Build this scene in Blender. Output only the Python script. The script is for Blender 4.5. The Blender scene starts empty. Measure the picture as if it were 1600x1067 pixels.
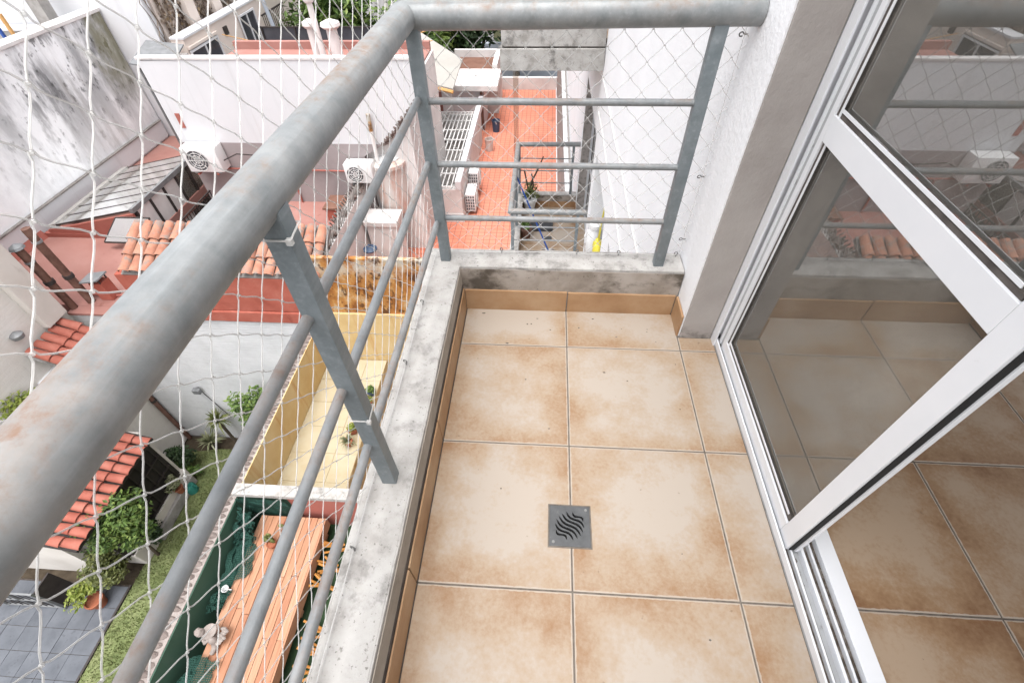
import bpy, bmesh, math, random
from mathutils import Vector, Matrix, noise
random.seed(11)
S = bpy.context.scene
COL = S.collection
R = math.radians

# ------------------------------------------------------------------ camera
cam_d = bpy.data.cameras.new('camera')
cam = bpy.data.objects.new('camera', cam_d)
COL.objects.link(cam)
cam_d.sensor_width = 36.0
cam_d.lens = 36.0 * 733.0 / 1600.0
cam_d.clip_start = 0.02
cam_d.clip_end = 800.0
yaw, pit, rol = -0.0795687638, 0.828205286, -0.0248864604
fw = Vector((math.sin(yaw) * math.cos(pit), math.cos(yaw) * math.cos(pit), -math.sin(pit)))
r0 = Vector((math.cos(yaw), -math.sin(yaw), 0))
u0 = r0.cross(fw)
rv = math.cos(rol) * r0 + math.sin(rol) * u0
uv = -math.sin(rol) * r0 + math.cos(rol) * u0
m = Matrix((rv, uv, -fw)).transposed().to_4x4()
m.translation = Vector((-0.1194, -0.3714, 1.4114))
cam.matrix_world = m
S.camera = cam
S.render.resolution_x = 1024
S.render.resolution_y = 682

# ------------------------------------------------------------------ sky, sun, exposure
SUN_EL, SUN_AZ = 76.0, 190.0           # degrees; azimuth clockwise from +y
W = bpy.data.worlds.new('World')
S.world = W
W.use_nodes = True
wn = W.node_tree.nodes
wl = W.node_tree.links
bg = wn['Background']
sky = wn.new('ShaderNodeTexSky')
sky.sky_type = 'NISHITA'
sky.sun_disc = False
sky.sun_elevation = R(SUN_EL)
sky.sun_rotation = R(SUN_AZ)
sky.air_density = 1.0
sky.dust_density = 4.0
sky.ozone_density = 1.0
hsv = wn.new('ShaderNodeHueSaturation')
hsv.inputs['Saturation'].default_value = 0.16
wl.new(sky.outputs[0], hsv.inputs['Color'])
wl.new(hsv.outputs[0], bg.inputs[0])
bg.inputs[1].default_value = 0.15
sd = bpy.data.lights.new('sun', 'SUN')
sd.energy = 0.5
sd.angle = R(40)
sd.color = (1.0, 0.97, 0.93)
sun = bpy.data.objects.new('sun', sd)
COL.objects.link(sun)
sdir = Vector((math.sin(R(SUN_AZ)) * math.cos(R(SUN_EL)), math.cos(R(SUN_AZ)) * math.cos(R(SUN_EL)), math.sin(R(SUN_EL))))
sun.rotation_euler = sdir.to_track_quat('Z', 'Y').to_euler()
sun.location = (0, 0, 20)
S.view_settings.view_transform = 'Standard'
S.view_settings.look = 'None'
S.view_settings.gamma = 1.0
S.view_settings.use_curve_mapping = False
S.view_settings.exposure = 1.7

# ------------------------------------------------------------------ materials
def lin(v):
    v /= 255.0
    return v / 12.92 if v <= 0.04045 else ((v + 0.055) / 1.055) ** 2.4
def c(r, g, b, k=0.8):
    return (lin(r) * k, lin(g) * k, lin(b) * k, 1.0)

class Mat:
    def __init__(s, name, rough=0.8, spec=0.35, metal=0.0):
        s.m = bpy.data.materials.new(name)
        s.m.use_nodes = True
        s.nt = s.m.node_tree
        s.bsdf = s.nt.nodes['Principled BSDF']
        s.bsdf.inputs['Roughness'].default_value = rough
        s.bsdf.inputs['Specular IOR Level'].default_value = spec
        s.bsdf.inputs['Metallic'].default_value = metal
    def n(s, t, **k):
        nd = s.nt.nodes.new(t)
        for a, b in k.items():
            setattr(nd, a, b)
        return nd
    def l(s, a, b):
        s.nt.links.new(a, b)
    def val(s, x, sock):
        if isinstance(x, (int, float)):
            sock.default_value = x
        else:
            s.l(x, sock)
    def math(s, op, a, b=0.0, clamp=False):
        nd = s.n('ShaderNodeMath', operation=op, use_clamp=clamp)
        s.val(a, nd.inputs[0]); s.val(b, nd.inputs[1])
        return nd.outputs[0]
    def smooth(s, x, lo, hi):
        nd = s.n('ShaderNodeMapRange', interpolation_type='SMOOTHSTEP')
        s.val(x, nd.inputs[0])
        nd.inputs[1].default_value = lo; nd.inputs[2].default_value = hi
        return nd.outputs[0]
    def coord(s, kind):
        if kind == 'P':
            return s.n('ShaderNodeNewGeometry').outputs['Position']
        tc = s.n('ShaderNodeTexCoord').outputs['Object']
        if kind == 'o':
            return tc
        oi = s.n('ShaderNodeObjectInfo').outputs['Random']
        va = s.n('ShaderNodeVectorMath', operation='ADD')
        mu = s.math('MULTIPLY', oi, 37.0)
        cb = s.n('ShaderNodeCombineXYZ')
        s.l(mu, cb.inputs[0]); s.l(mu, cb.inputs[1]); s.l(mu, cb.inputs[2])
        s.l(tc, va.inputs[0]); s.l(cb.outputs[0], va.inputs[1])
        return va.outputs[0]
    def noise(s, co, scale, detail=6, stretch=(1, 1, 1), rough=0.6):
        mp = s.n('ShaderNodeMapping')
        mp.inputs['Scale'].default_value = stretch
        s.l(co, mp.inputs[0])
        nz = s.n('ShaderNodeTexNoise')
        nz.inputs['Scale'].default_value = scale
        nz.inputs['Detail'].default_value = detail
        nz.inputs['Roughness'].default_value = rough
        s.l(mp.outputs[0], nz.inputs['Vector'])
        return nz.outputs[0]
    def ramp(s, x, stops):
        r = s.n('ShaderNodeValToRGB')
        while len(r.color_ramp.elements) < len(stops):
            r.color_ramp.elements.new(0.5)
        for e, (p, col) in zip(r.color_ramp.elements, stops):
            e.position = p; e.color = col
        s.l(x, r.inputs[0])
        return r.outputs[0]
    def mix(s, f, a, b):
        nd = s.n('ShaderNodeMix', data_type='RGBA')
        s.val(f, nd.inputs[0])
        for x, sk in ((a, nd.inputs[6]), (b, nd.inputs[7])):
            if isinstance(x, tuple):
                sk.default_value = x
            else:
                s.l(x, sk)
        return nd.outputs[2]
    def axis(s, co, i):
        sp = s.n('ShaderNodeSeparateXYZ'); s.l(co, sp.inputs[0]); return sp.outputs[i]
    def bump(s, h, strength, dist):
        b = s.n('ShaderNodeBump')
        b.inputs['Strength'].default_value = strength
        b.inputs['Distance'].default_value = dist
        s.l(h, b.inputs['Height'])
        if s.bsdf.inputs['Normal'].is_linked:
            s.l(s.bsdf.inputs['Normal'].links[0].from_socket, b.inputs['Normal'])
        s.l(b.outputs[0], s.bsdf.inputs['Normal'])
    def color(s, x):
        if isinstance(x, tuple):
            s.bsdf.inputs['Base Color'].default_value = x
        else:
            s.l(x, s.bsdf.inputs['Base Color'])

def nmat(name, stops, scale=4, stretch=(1, 1, 1), rough=0.85, spec=0.3, metal=0.0, bump=0.25, bscale=70, bdist=0.004,
         layers=(), co='P', brick=None, detail=7, lo=0.3, hi=0.7):
    """stops: colours spread over a noise; layers: (colour, scale, stretch, lo, hi, amount, axis masks)"""
    s = Mat(name, rough, spec, metal)
    cc = s.coord(co)
    n = len(stops)
    nz = s.noise(cc, scale, detail, stretch)
    col = s.ramp(nz, [(lo + (hi - lo) * i / max(1, n - 1), st) for i, st in enumerate(stops)])
    for ly in layers:
        lc, ls, lst, llo, lhi, amt = ly[:6]
        mk = s.smooth(s.noise(cc, ls, 8, lst, 0.65), llo, lhi)
        for ax, a0, a1 in ly[6:]:
            mk = s.math('MULTIPLY', mk, s.smooth(s.axis(cc, ax), a0, a1))
        mk = s.math('MULTIPLY', mk, amt)
        col = s.mix(mk, col, lc)
    if brick:
        plane, bw, bh, mortar, mcol, bstr, offs, var = brick
        mp = s.n('ShaderNodeMapping')
        if plane == 'xz':
            mp.inputs['Rotation'].default_value = (R(-90), 0, 0)
        elif plane == 'yz':
            sp = s.n('ShaderNodeSeparateXYZ'); cb = s.n('ShaderNodeCombineXYZ')
            s.l(cc, sp.inputs[0]); s.l(sp.outputs[1], cb.inputs[0]); s.l(sp.outputs[2], cb.inputs[1])
        bt = s.n('ShaderNodeTexBrick')
        if plane == 'yz':
            s.l(cb.outputs[0], bt.inputs['Vector'])
        elif plane == 'xz':
            sp = s.n('ShaderNodeSeparateXYZ'); cb = s.n('ShaderNodeCombineXYZ')
            s.l(cc, sp.inputs[0]); s.l(sp.outputs[0], cb.inputs[0]); s.l(sp.outputs[2], cb.inputs[1])
            s.l(cb.outputs[0], bt.inputs['Vector'])
        else:
            s.l(cc, bt.inputs['Vector'])
        bt.offset = offs
        bt.inputs['Scale'].default_value = 1.0
        bt.inputs['Brick Width'].default_value = bw
        bt.inputs['Row Height'].default_value = bh
        bt.inputs['Mortar Size'].default_value = mortar
        bt.inputs['Mortar Smooth'].default_value = 0.3
        bt.inputs['Color1'].default_value = (1 - var, 1 - var, 1 - var, 1)
        bt.inputs['Color2'].default_value = (1, 1, 1, 1)
        bt.inputs['Mortar'].default_value = (1, 1, 1, 1)
        mu = s.n('ShaderNodeMix', data_type='RGBA', blend_type='MULTIPLY')
        mu.inputs[0].default_value = 1.0
        s.l(col, mu.inputs[6]); s.l(bt.outputs['Color'], mu.inputs[7])
        col = mu.outputs[2]
        if mcol:
            col = s.mix(bt.outputs['Fac'], col, mcol)
        inv = s.math('SUBTRACT', 1.0, bt.outputs['Fac'])
        s.bump(inv, bstr, 0.01)
    s.color(col)
    if bump:
        s.bump(s.noise(cc, bscale, 5, (1, 1, 1), 0.6), bump, bdist)
    return s.m

WHITE = c(246,246,248)
def tile_mat(name, cream, mid, brown):
    s = Mat(name, 0.42, 0.35)
    oc = s.coord('o'); rc = s.coord('O')
    ab = s.n('ShaderNodeVectorMath', operation='ABSOLUTE'); s.l(oc, ab.inputs[0])
    d = s.math('MAXIMUM', s.axis(ab.outputs[0], 0), s.axis(ab.outputs[0], 1))
    n1 = s.noise(rc, 5.5, 9, (1, 1, 1), 0.66)
    n2 = s.noise(rc, 2.2, 4)
    n3 = s.noise(rc, 90, 3)
    e = s.math('ADD', s.math('ADD', 0.10, s.math('MULTIPLY', s.smooth(d, 0.08, 0.24), 0.5)), s.math('MULTIPLY', s.math('SUBTRACT', n1, 0.5), 2.1))
    e = s.math('ADD', e, s.math('MULTIPLY', s.math('SUBTRACT', n2, 0.5), 1.5))
    e = s.math('ADD', e, s.math('MULTIPLY', s.math('SUBTRACT', n3, 0.5), 0.7))
    col = s.ramp(e, [(0.0, cream), (0.48, mid), (1.0, brown)])
    rim = s.smooth(s.math('ADD', d, s.math('MULTIPLY', s.math('SUBTRACT', s.noise(rc, 60, 4), 0.5), 0.008)), 0.2180, 0.2200)
    col = s.mix(s.math('MULTIPLY', rim, 0.8), col, c(226, 212, 196, 0.5))
    dirt = s.smooth(s.noise(rc, 3.1, 8, (1, 1, 1), 0.7), 0.63, 0.78)
    col = s.mix(s.math('MULTIPLY', dirt, 0.28), col, c(150, 135, 118, 0.55))
    sp = s.smooth(s.noise(rc, 34, 2), 0.74, 0.78)
    col = s.mix(s.math('MULTIPLY', sp, 0.35), col, c(120, 92, 66, 0.5))
    s.color(col)
    s.bump(s.noise(rc, 55, 6), 0.10, 0.003)
    s.l(s.math('ADD', 0.40, s.math('MULTIPLY', n1, 0.22)), s.bsdf.inputs['Roughness'])
    return s.m

MT = {}
MT['tile'] = tile_mat('ceramic_floor_tile', c(236, 220, 203, 0.42), c(224, 196, 166, 0.42), c(204, 158, 116, 0.40))
MT['tile_room_dimmed'] = tile_mat('indoor_tile_shade_tone', c(224, 196, 166, 0.44), c(206, 166, 126, 0.42), c(174, 126, 84, 0.40))  # balcony tile made browner and darker to stand in for dimmer indoor light
MT['tile_skirt'] = nmat('ceramic_skirting_tile', [c(178, 136, 98, 0.58), c(200, 158, 118, 0.58), c(216, 180, 142, 0.58)], 6, rough=0.45, bump=0.1)
MT['grout'] = nmat('grey_grout', [c(120, 110, 102, 0.5), c(165, 155, 144, 0.5)], 30, rough=0.95, bump=0.4)
MT['mortar_light'] = nmat('beige_mortar', [c(176, 165, 152, 0.6), c(200, 190, 178, 0.6)], 9, rough=0.95, bump=0.4, layers=[(c(120, 110, 98, 0.5), 5, (1, 1, 1), 0.55, 0.7, 0.6)])
MT['grout_dark'] = nmat('dark_joint', [c(70, 62, 58, 0.5), c(110, 100, 92, 0.5)], 20, rough=0.95)
MT['curb'] = nmat('weathered_concrete', [c(182, 177, 171, 0.56), c(212, 208, 203, 0.56), c(226, 223, 219, 0.56)], 9, rough=0.95, bump=0.5, bscale=110, bdist=0.003,
    layers=[(c(92, 88, 84, 0.5), 7, (1, 1, 1), 0.55, 0.72, 0.75), (c(120, 116, 108, 0.5), 38, (1, 1, 1), 0.62, 0.70, 0.7),
            (c(84, 82, 70, 0.5), 120, (1, 1, 1), 0.60, 0.68, 0.7), (c(130, 126, 122, 0.5), 16, (1, 1, 1), 0.52, 0.7, 0.5)])
MT['mortar'] = nmat('dirty_beige_mortar', [c(150, 138, 126, 0.62), c(186, 175, 164, 0.62), c(205, 195, 186, 0.62)], 7, rough=0.95, bump=0.5, bscale=90,
    layers=[(c(88, 78, 66, 0.5), 5, (1, 1, 1.6), 0.46, 0.64, 0.85), (c(60, 52, 44, 0.5), 60, (1, 1, 1), 0.6, 0.7, 0.5)])
def steel_mat(name, rust, base=((126, 131, 133), (162, 164, 164))):
    s = Mat(name, 0.55, 0.5, 0.12)
    cc = s.coord('P')
    a, b = base
    n1 = s.noise(cc, 14, 8, (1, 1, 1), 0.7)
    col = s.ramp(n1, [(0.32, c(*a, 0.75)), (0.68, c(*b, 0.75))])
    scr = s.noise(cc, 60, 5, (1, 0.08, 1), 0.6)
    col = s.mix(s.math('MULTIPLY', s.smooth(scr, 0.5, 0.75), 0.25), col, c(185, 190, 192, 0.8))
    if rust:
        nrm = s.n('ShaderNodeNewGeometry').outputs['Normal']
        up = s.smooth(s.axis(nrm, 2), 0.15, 0.95)
        rm = s.smooth(s.noise(cc, 6.0, 9, (1, 0.6, 1), 0.74), 0.44, 0.64)
        rm = s.math('MULTIPLY', rm, s.math('ADD', s.math('MULTIPLY', up, 0.85), 0.10))
        rm2 = s.smooth(s.noise(cc, 42, 6, (1, 1, 1), 0.7), 0.42, 0.68)
        col = s.mix(s.math('MULTIPLY', rm, 0.55 * rust), col, c(176, 160, 148, 0.7))
        col = s.mix(s.math('MULTIPLY', s.math('MULTIPLY', rm, rm2), 0.75 * rust), col, c(152, 108, 76, 0.62))
        s.l(s.math('ADD', 0.46, s.math('MULTIPLY', rm, 0.3)), s.bsdf.inputs['Roughness'])
    s.color(col)
    s.bump(s.noise(cc, 130, 5), 0.12, 0.002)
    return s.m
MT['pipe'] = steel_mat('galvanised_pipe_rusting', 1.0)
MT['rod'] = steel_mat('galvanised_rod', 0.8, ((124, 128, 131), (156, 159, 160)))
MT['post'] = steel_mat('galvanised_square_tube', 0.15, ((112, 122, 126), (140, 148, 152)))
s_ = Mat('nylon_net_twine', 0.5, 0.4)
s_.color((0.66, 0.65, 0.63, 1)); s_.bsdf.inputs['Alpha'].default_value = 0.52
MT['net'] = s_.m
MT['zinc'] = nmat('zinc_hook', [c(120, 120, 118, 0.7), c(165, 165, 163, 0.7)], 60, rough=0.45, metal=0.6, bump=0)
MT['drain'] = nmat('grey_drain_grate', [c(92, 94, 96, 0.42), c(122, 124, 126, 0.42)], 25, rough=0.5, spec=0.5, bump=0.1,
    layers=[(c(150, 148, 142, 0.6), 45, (1, 1, 1), 0.6, 0.7, 0.5)])
MT['black'] = nmat('black_rubber', [(0.012, 0.012, 0.013, 1), (0.02, 0.02, 0.02, 1)], 20, rough=0.7, bump=0)
MT['pit'] = nmat('drain_pit_shade', [(0.01, 0.009, 0.008, 1), (0.02, 0.018, 0.016, 1)], 20, rough=0.9, bump=0)  # near-black colour stands in for the shade below the grate
MT['stucco'] = nmat('white_textured_stucco', [c(236, 236, 238, 0.85), c(246, 246, 248, 0.85)], 2.0, rough=0.9, bump=0.55, bscale=55, bdist=0.006,
    layers=[(c(200, 198, 196), 1.1, (1, 1, 0.25), 0.60, 0.8, 0.4), (c(168, 158, 150), 11, (1, 1, 1), 0.72, 0.78, 0.6)])
MT['pillar'] = nmat('grey_rendered_pillar', [c(170, 162, 157, 0.66), c(186, 179, 174, 0.66), c(198, 191, 186, 0.66)], 3.5, rough=0.92, bump=0.5, bscale=80, bdist=0.004,
    layers=[(c(120, 110, 104, 0.6), 45, (1, 1, 1), 0.68, 0.75, 0.6), (c(150, 142, 134, 0.6), 2.0, (1, 1, 0.4), 0.55, 0.75, 0.5),
            (c(96, 88, 82, 0.5), 14, (1, 1, 1), 0.45, 0.7, 0.8, (2, 0.09, 0.0))])
MT['alu'] = nmat('white_lacquered_aluminium', [c(230, 232, 236, 0.8), c(240, 241, 244, 0.8)], 3, rough=0.32, spec=0.5, bump=0.04, bscale=200, bdist=0.001,
    layers=[(c(190, 188, 186), 18, (1, 1, 1), 0.66, 0.76, 0.35)])
MT['alu_grey'] = nmat('grey_aluminium_channel', [c(168, 170, 172, 0.8), c(190, 192, 194, 0.8)], 6, rough=0.4, spec=0.5, bump=0.03,
    layers=[(c(110, 100, 92, 0.5), 30, (1, 1, 1), 0.55, 0.7, 0.5)])
MT['dirt'] = nmat('gritty_track_dirt', [c(70, 60, 52, 0.5), c(130, 118, 108, 0.5), c(176, 170, 164, 0.6)], 40, rough=1.0, bump=0.8, bscale=140)
MT['gasket'] = nmat('brown_glazing_gasket', [c(84, 76, 72, 0.6), c(120, 112, 106, 0.6)], 30, rough=0.7, bump=0.1)
def glass_mat(name, ior=3.0, tint=(0.955, 0.965, 0.96, 1), rough=0.0):
    s = Mat(name)
    nt = s.nt
    fr = s.n('ShaderNodeFresnel'); fr.inputs[0].default_value = ior
    tr = s.n('ShaderNodeBsdfTransparent'); tr.inputs[0].default_value = tint
    gl = s.n('ShaderNodeBsdfGlossy'); gl.inputs['Roughness'].default_value = rough
    gl.inputs[0].default_value = (0.95, 0.96, 0.96, 1)
    mx = s.n('ShaderNodeMixShader')
    s.l(fr.outputs[0], mx.inputs[0]); s.l(tr.outputs[0], mx.inputs[1]); s.l(gl.outputs[0], mx.inputs[2])
    df = s.n('ShaderNodeBsdfDiffuse'); df.inputs[0].default_value = (0.62, 0.57, 0.50, 1)
    m2 = s.n('ShaderNodeMixShader')
    dust = s.math('ADD', 0.08, s.math('MULTIPLY', s.smooth(s.noise(s.coord('P'), 3.0, 8, (1, 1, 1), 0.7), 0.45, 0.8), 0.10))
    s.l(dust, m2.inputs[0]); s.l(mx.outputs[0], m2.inputs[1]); s.l(df.outputs[0], m2.inputs[2])
    s.l(m2.outputs[0], nt.nodes['Material Output'].inputs[0])
    return s.m
MT['glass'] = glass_mat('dusty_window_glass')
MT['glass_roof'] = glass_mat('grey_roof_glass', 1.5, (0.72, 0.75, 0.74, 1), 0.08)
MT['room_wall'] = nmat('room_wall_paint', [c(236, 233, 228, 0.8), c(242, 239, 234, 0.8)], 1.5, rough=0.9, bump=0.1)

# ------------------------------------------------------------------ mesh builder
LOC = {}                                     # world origin of each object (no rotated parents are used for built parts)
class MB:
    def __init__(s):
        s.v = []; s.f = []
    def add(s, vs, fs):
        o = len(s.v)
        s.v += [Vector(v) for v in vs]
        s.f += [tuple(i + o for i in f) for f in fs]
        return s
    def box(s, x0, x1, y0, y1, z0, z1):
        return s.add([(x0, y0, z0), (x1, y0, z0), (x1, y1, z0), (x0, y1, z0), (x0, y0, z1), (x1, y0, z1), (x1, y1, z1), (x0, y1, z1)],
                     [(0, 3, 2, 1), (4, 5, 6, 7), (0, 1, 5, 4), (1, 2, 6, 5), (2, 3, 7, 6), (3, 0, 4, 7)])
    def obox(s, cen, ax, ay, az):
        cen, ax, ay, az = Vector(cen), Vector(ax), Vector(ay), Vector(az)
        vs = [cen + a * ax + b * ay + d * az for d in (-1, 1) for (a, b) in ((-1, -1), (1, -1), (1, 1), (-1, 1))]
        return s.add(vs, [(0, 3, 2, 1), (4, 5, 6, 7), (0, 1, 5, 4), (1, 2, 6, 5), (2, 3, 7, 6), (3, 0, 4, 7)])
    def prism(s, pts, vec):
        n = len(pts); vec = Vector(vec)
        a = [Vector(p) for p in pts]; b = [p + vec for p in a]
        fs = [tuple(range(n))[::-1], tuple(range(n, 2 * n))] + [(i, (i + 1) % n, n + (i + 1) % n, n + i) for i in range(n)]
        return s.add(a + b, fs)
    def tube(s, path, r, n=8, caps=True, taper=None, roll=0.0):
        P = [Vector(p) for p in path]
        D = [(P[i + 1] - P[i]).normalized() for i in range(len(P) - 1)]
        up = Vector((0, 0, 1)) if abs(D[0].z) < 0.9 else Vector((1, 0, 0))
        a = D[0].cross(up).normalized(); b = D[0].cross(a).normalized()
        offs = [a * math.cos(2 * math.pi * k / n + roll) + b * math.sin(2 * math.pi * k / n + roll) for k in range(n)]
        vs = []
        for i, p in enumerate(P):
            rr = r if taper is None else r * taper[i]
            d1 = D[max(0, i - 1)]; d2 = D[min(i, len(D) - 1)]
            nn = (d1 + d2)
            nn = nn.normalized() if nn.length > 1e-6 else d1
            new = []
            for o in offs:
                dn = d1.dot(nn)
                v = o - d1 * (o.dot(nn) / dn) if abs(dn) > 0.2 else o
                vs.append(p + v * rr)
                w = v - d2 * v.dot(d2)
                new.append(w.normalized())
            offs = new
        fs = []
        for i in range(len(P) - 1):
            for k in range(n):
                fs.append((i * n + k, i * n + (k + 1) % n, (i + 1) * n + (k + 1) % n, (i + 1) * n + k))
        if caps:
            fs.append(tuple(range(n))[::-1]); fs.append(tuple((len(P) - 1) * n + k for k in range(n)))
        return s.add(vs, fs)
    def cyl(s, p0, p1, r, n=12, r1=None):
        return s.tube([p0, p1], r, n, True, None if r1 is None else [1, r1 / r])
    def lathe(s, cen, prof, n=16):
        cen = Vector(cen); vs = []; fs = []
        for (r, z) in prof:
            for k in range(n):
                t = 2 * math.pi * k / n
                vs.append(cen + Vector((r * math.cos(t), r * math.sin(t), z)))
        for i in range(len(prof) - 1):
            for k in range(n):
                fs.append((i * n + k, i * n + (k + 1) % n, (i + 1) * n + (k + 1) % n, (i + 1) * n + k))
        fs.append(tuple(range(n))[::-1]); fs.append(tuple((len(prof) - 1) * n + k for k in range(n)))
        return s.add(vs, fs)
    def ball(s, cen, r, nu=8, nv=6, sc=(1, 1, 1), jit=0.0):
        cen = Vector(cen); vs = [cen + Vector((0, 0, -r * sc[2]))]; fs = []
        for j in range(1, nv):
            ph = -math.pi / 2 + math.pi * j / nv
            for k in range(nu):
                t = 2 * math.pi * k / nu
                q = 1 + random.uniform(-jit, jit)
                vs.append(cen + Vector((r * sc[0] * math.cos(ph) * math.cos(t) * q, r * sc[1] * math.cos(ph) * math.sin(t) * q, r * sc[2] * math.sin(ph) * q)))
        vs.append(cen + Vector((0, 0, r * sc[2])))
        for k in range(nu):
            fs.append((0, 1 + (k + 1) % nu, 1 + k))
            fs.append((len(vs) - 1, 1 + (nv - 2) * nu + k, 1 + (nv - 2) * nu + (k + 1) % nu))
        for j in range(nv - 2):
            for k in range(nu):
                fs.append((1 + j * nu + k, 1 + j * nu + (k + 1) % nu, 1 + (j + 1) * nu + (k + 1) % nu, 1 + (j + 1) * nu + k))
        return s.add(vs, fs)
    def mesh(s, name, off=Vector(), bevel=0, smooth=False, sub=0, rough=0):
        me = bpy.data.meshes.new(name)
        me.from_pydata([tuple(v - off) for v in s.v], [], s.f)
        if bevel or sub or smooth:
            bm = bmesh.new(); bm.from_mesh(me)
            if bevel:
                bmesh.ops.bevel(bm, geom=[e for e in bm.edges if len(e.link_faces) == 2 and e.calc_face_angle(0) > 0.5],
                                offset=bevel, segments=2, profile=0.6, affect='EDGES')
            if sub:
                for _ in range(6):
                    es = [e for e in bm.edges if e.calc_length() > sub * 1.5]
                    if not es: break
                    bmesh.ops.subdivide_edges(bm, edges=es, cuts=1, use_grid_fill=True)
                for v in bm.verts:
                    p = v.co + off
                    v.co += Vector((noise.noise(p * 9), noise.noise(p * 9 + Vector((7, 3, 1))), noise.noise(p * 9 + Vector((1, 9, 5))))) * rough
                    v.co += Vector((noise.noise(p * 33), noise.noise(p * 33 + Vector((7, 3, 1))), noise.noise(p * 33 + Vector((1, 9, 5))))) * rough * 0.5
            if smooth:
                for f in bm.faces:
                    f.smooth = True
                for e in bm.edges:
                    if len(e.link_faces) == 2 and e.calc_face_angle(0) > 0.7:
                        e.smooth = False
            bm.to_mesh(me); bm.free()
        return me
    def build(s, name, mat, parent=None, bevel=0, smooth=False, sub=0, rough=0):
        if parent is None:
            lo = Vector([min(v[i] for v in s.v) for i in range(3)]); hi = Vector([max(v[i] for v in s.v) for i in range(3)])
            off = Vector(((lo.x + hi.x) / 2, (lo.y + hi.y) / 2, lo.z))
        else:
            off = LOC[parent]
        me = s.mesh(name, off, bevel, smooth, sub, rough)
        me.materials.append(MT[mat] if isinstance(mat, str) else mat)
        o = bpy.data.objects.new(name, me)
        COL.objects.link(o)
        if parent is None:
            o.location = off
        else:
            o.parent = parent
        LOC[o] = off
        return o

def inst(name, me, parent, loc, rot=None, scale=None):
    """one more piece from a shared mesh; loc in world space"""
    o = bpy.data.objects.new(name, me)
    COL.objects.link(o)
    base = LOC[parent] if parent else Vector()
    mt = Matrix.Translation(Vector(loc) - base)
    if rot is not None:
        mt = mt @ rot.to_4x4()
    if scale is not None:
        mt = mt @ Matrix.Diagonal((*scale, 1))
    if parent:
        o.parent = parent
    o.matrix_basis = mt
    LOC[o] = Vector(loc)
    return o
def smesh(mb, name, mat, **k):
    me = mb.mesh(name, **k)
    me.materials.append(MT[mat] if isinstance(mat, str) else mat)
    return me
def tag(o, label, cat, group=None):
    o['label'] = label; o['category'] = cat
    if group: o['group'] = group
    return o
def thing(name, loc, label, cat, group=None):
    o = bpy.data.objects.new(name, None)
    o.empty_display_size = 0.2
    COL.objects.link(o)
    o.location = loc
    LOC[o] = Vector(loc)
    return tag(o, label, cat, group)
def struct(o, label=None):
    o['kind'] = 'structure'
    if label: o['label'] = label
    return o
def stuff(o):
    o['kind'] = 'stuff'
    return o
def rotcols(x, y, z):
    return Matrix((Vector(x), Vector(y), Vector(z))).transposed()
def boolean(o, cut_mb):
    me = cut_mb.mesh('cut', LOC[o])
    co = bpy.data.objects.new('cut', me); COL.objects.link(co)
    co.matrix_world = Matrix.Translation(LOC[o])
    md = o.modifiers.new('b', 'BOOLEAN'); md.object = co; md.operation = 'DIFFERENCE'; md.solver = 'EXACT'
    bpy.context.view_layer.update()
    dg = bpy.context.evaluated_depsgraph_get()
    nm = bpy.data.meshes.new_from_object(o.evaluated_get(dg))
    o.modifiers.clear()
    nm.name = o.data.name
    o.data = nm
    bpy.data.objects.remove(co); bpy.data.meshes.remove(me)

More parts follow.
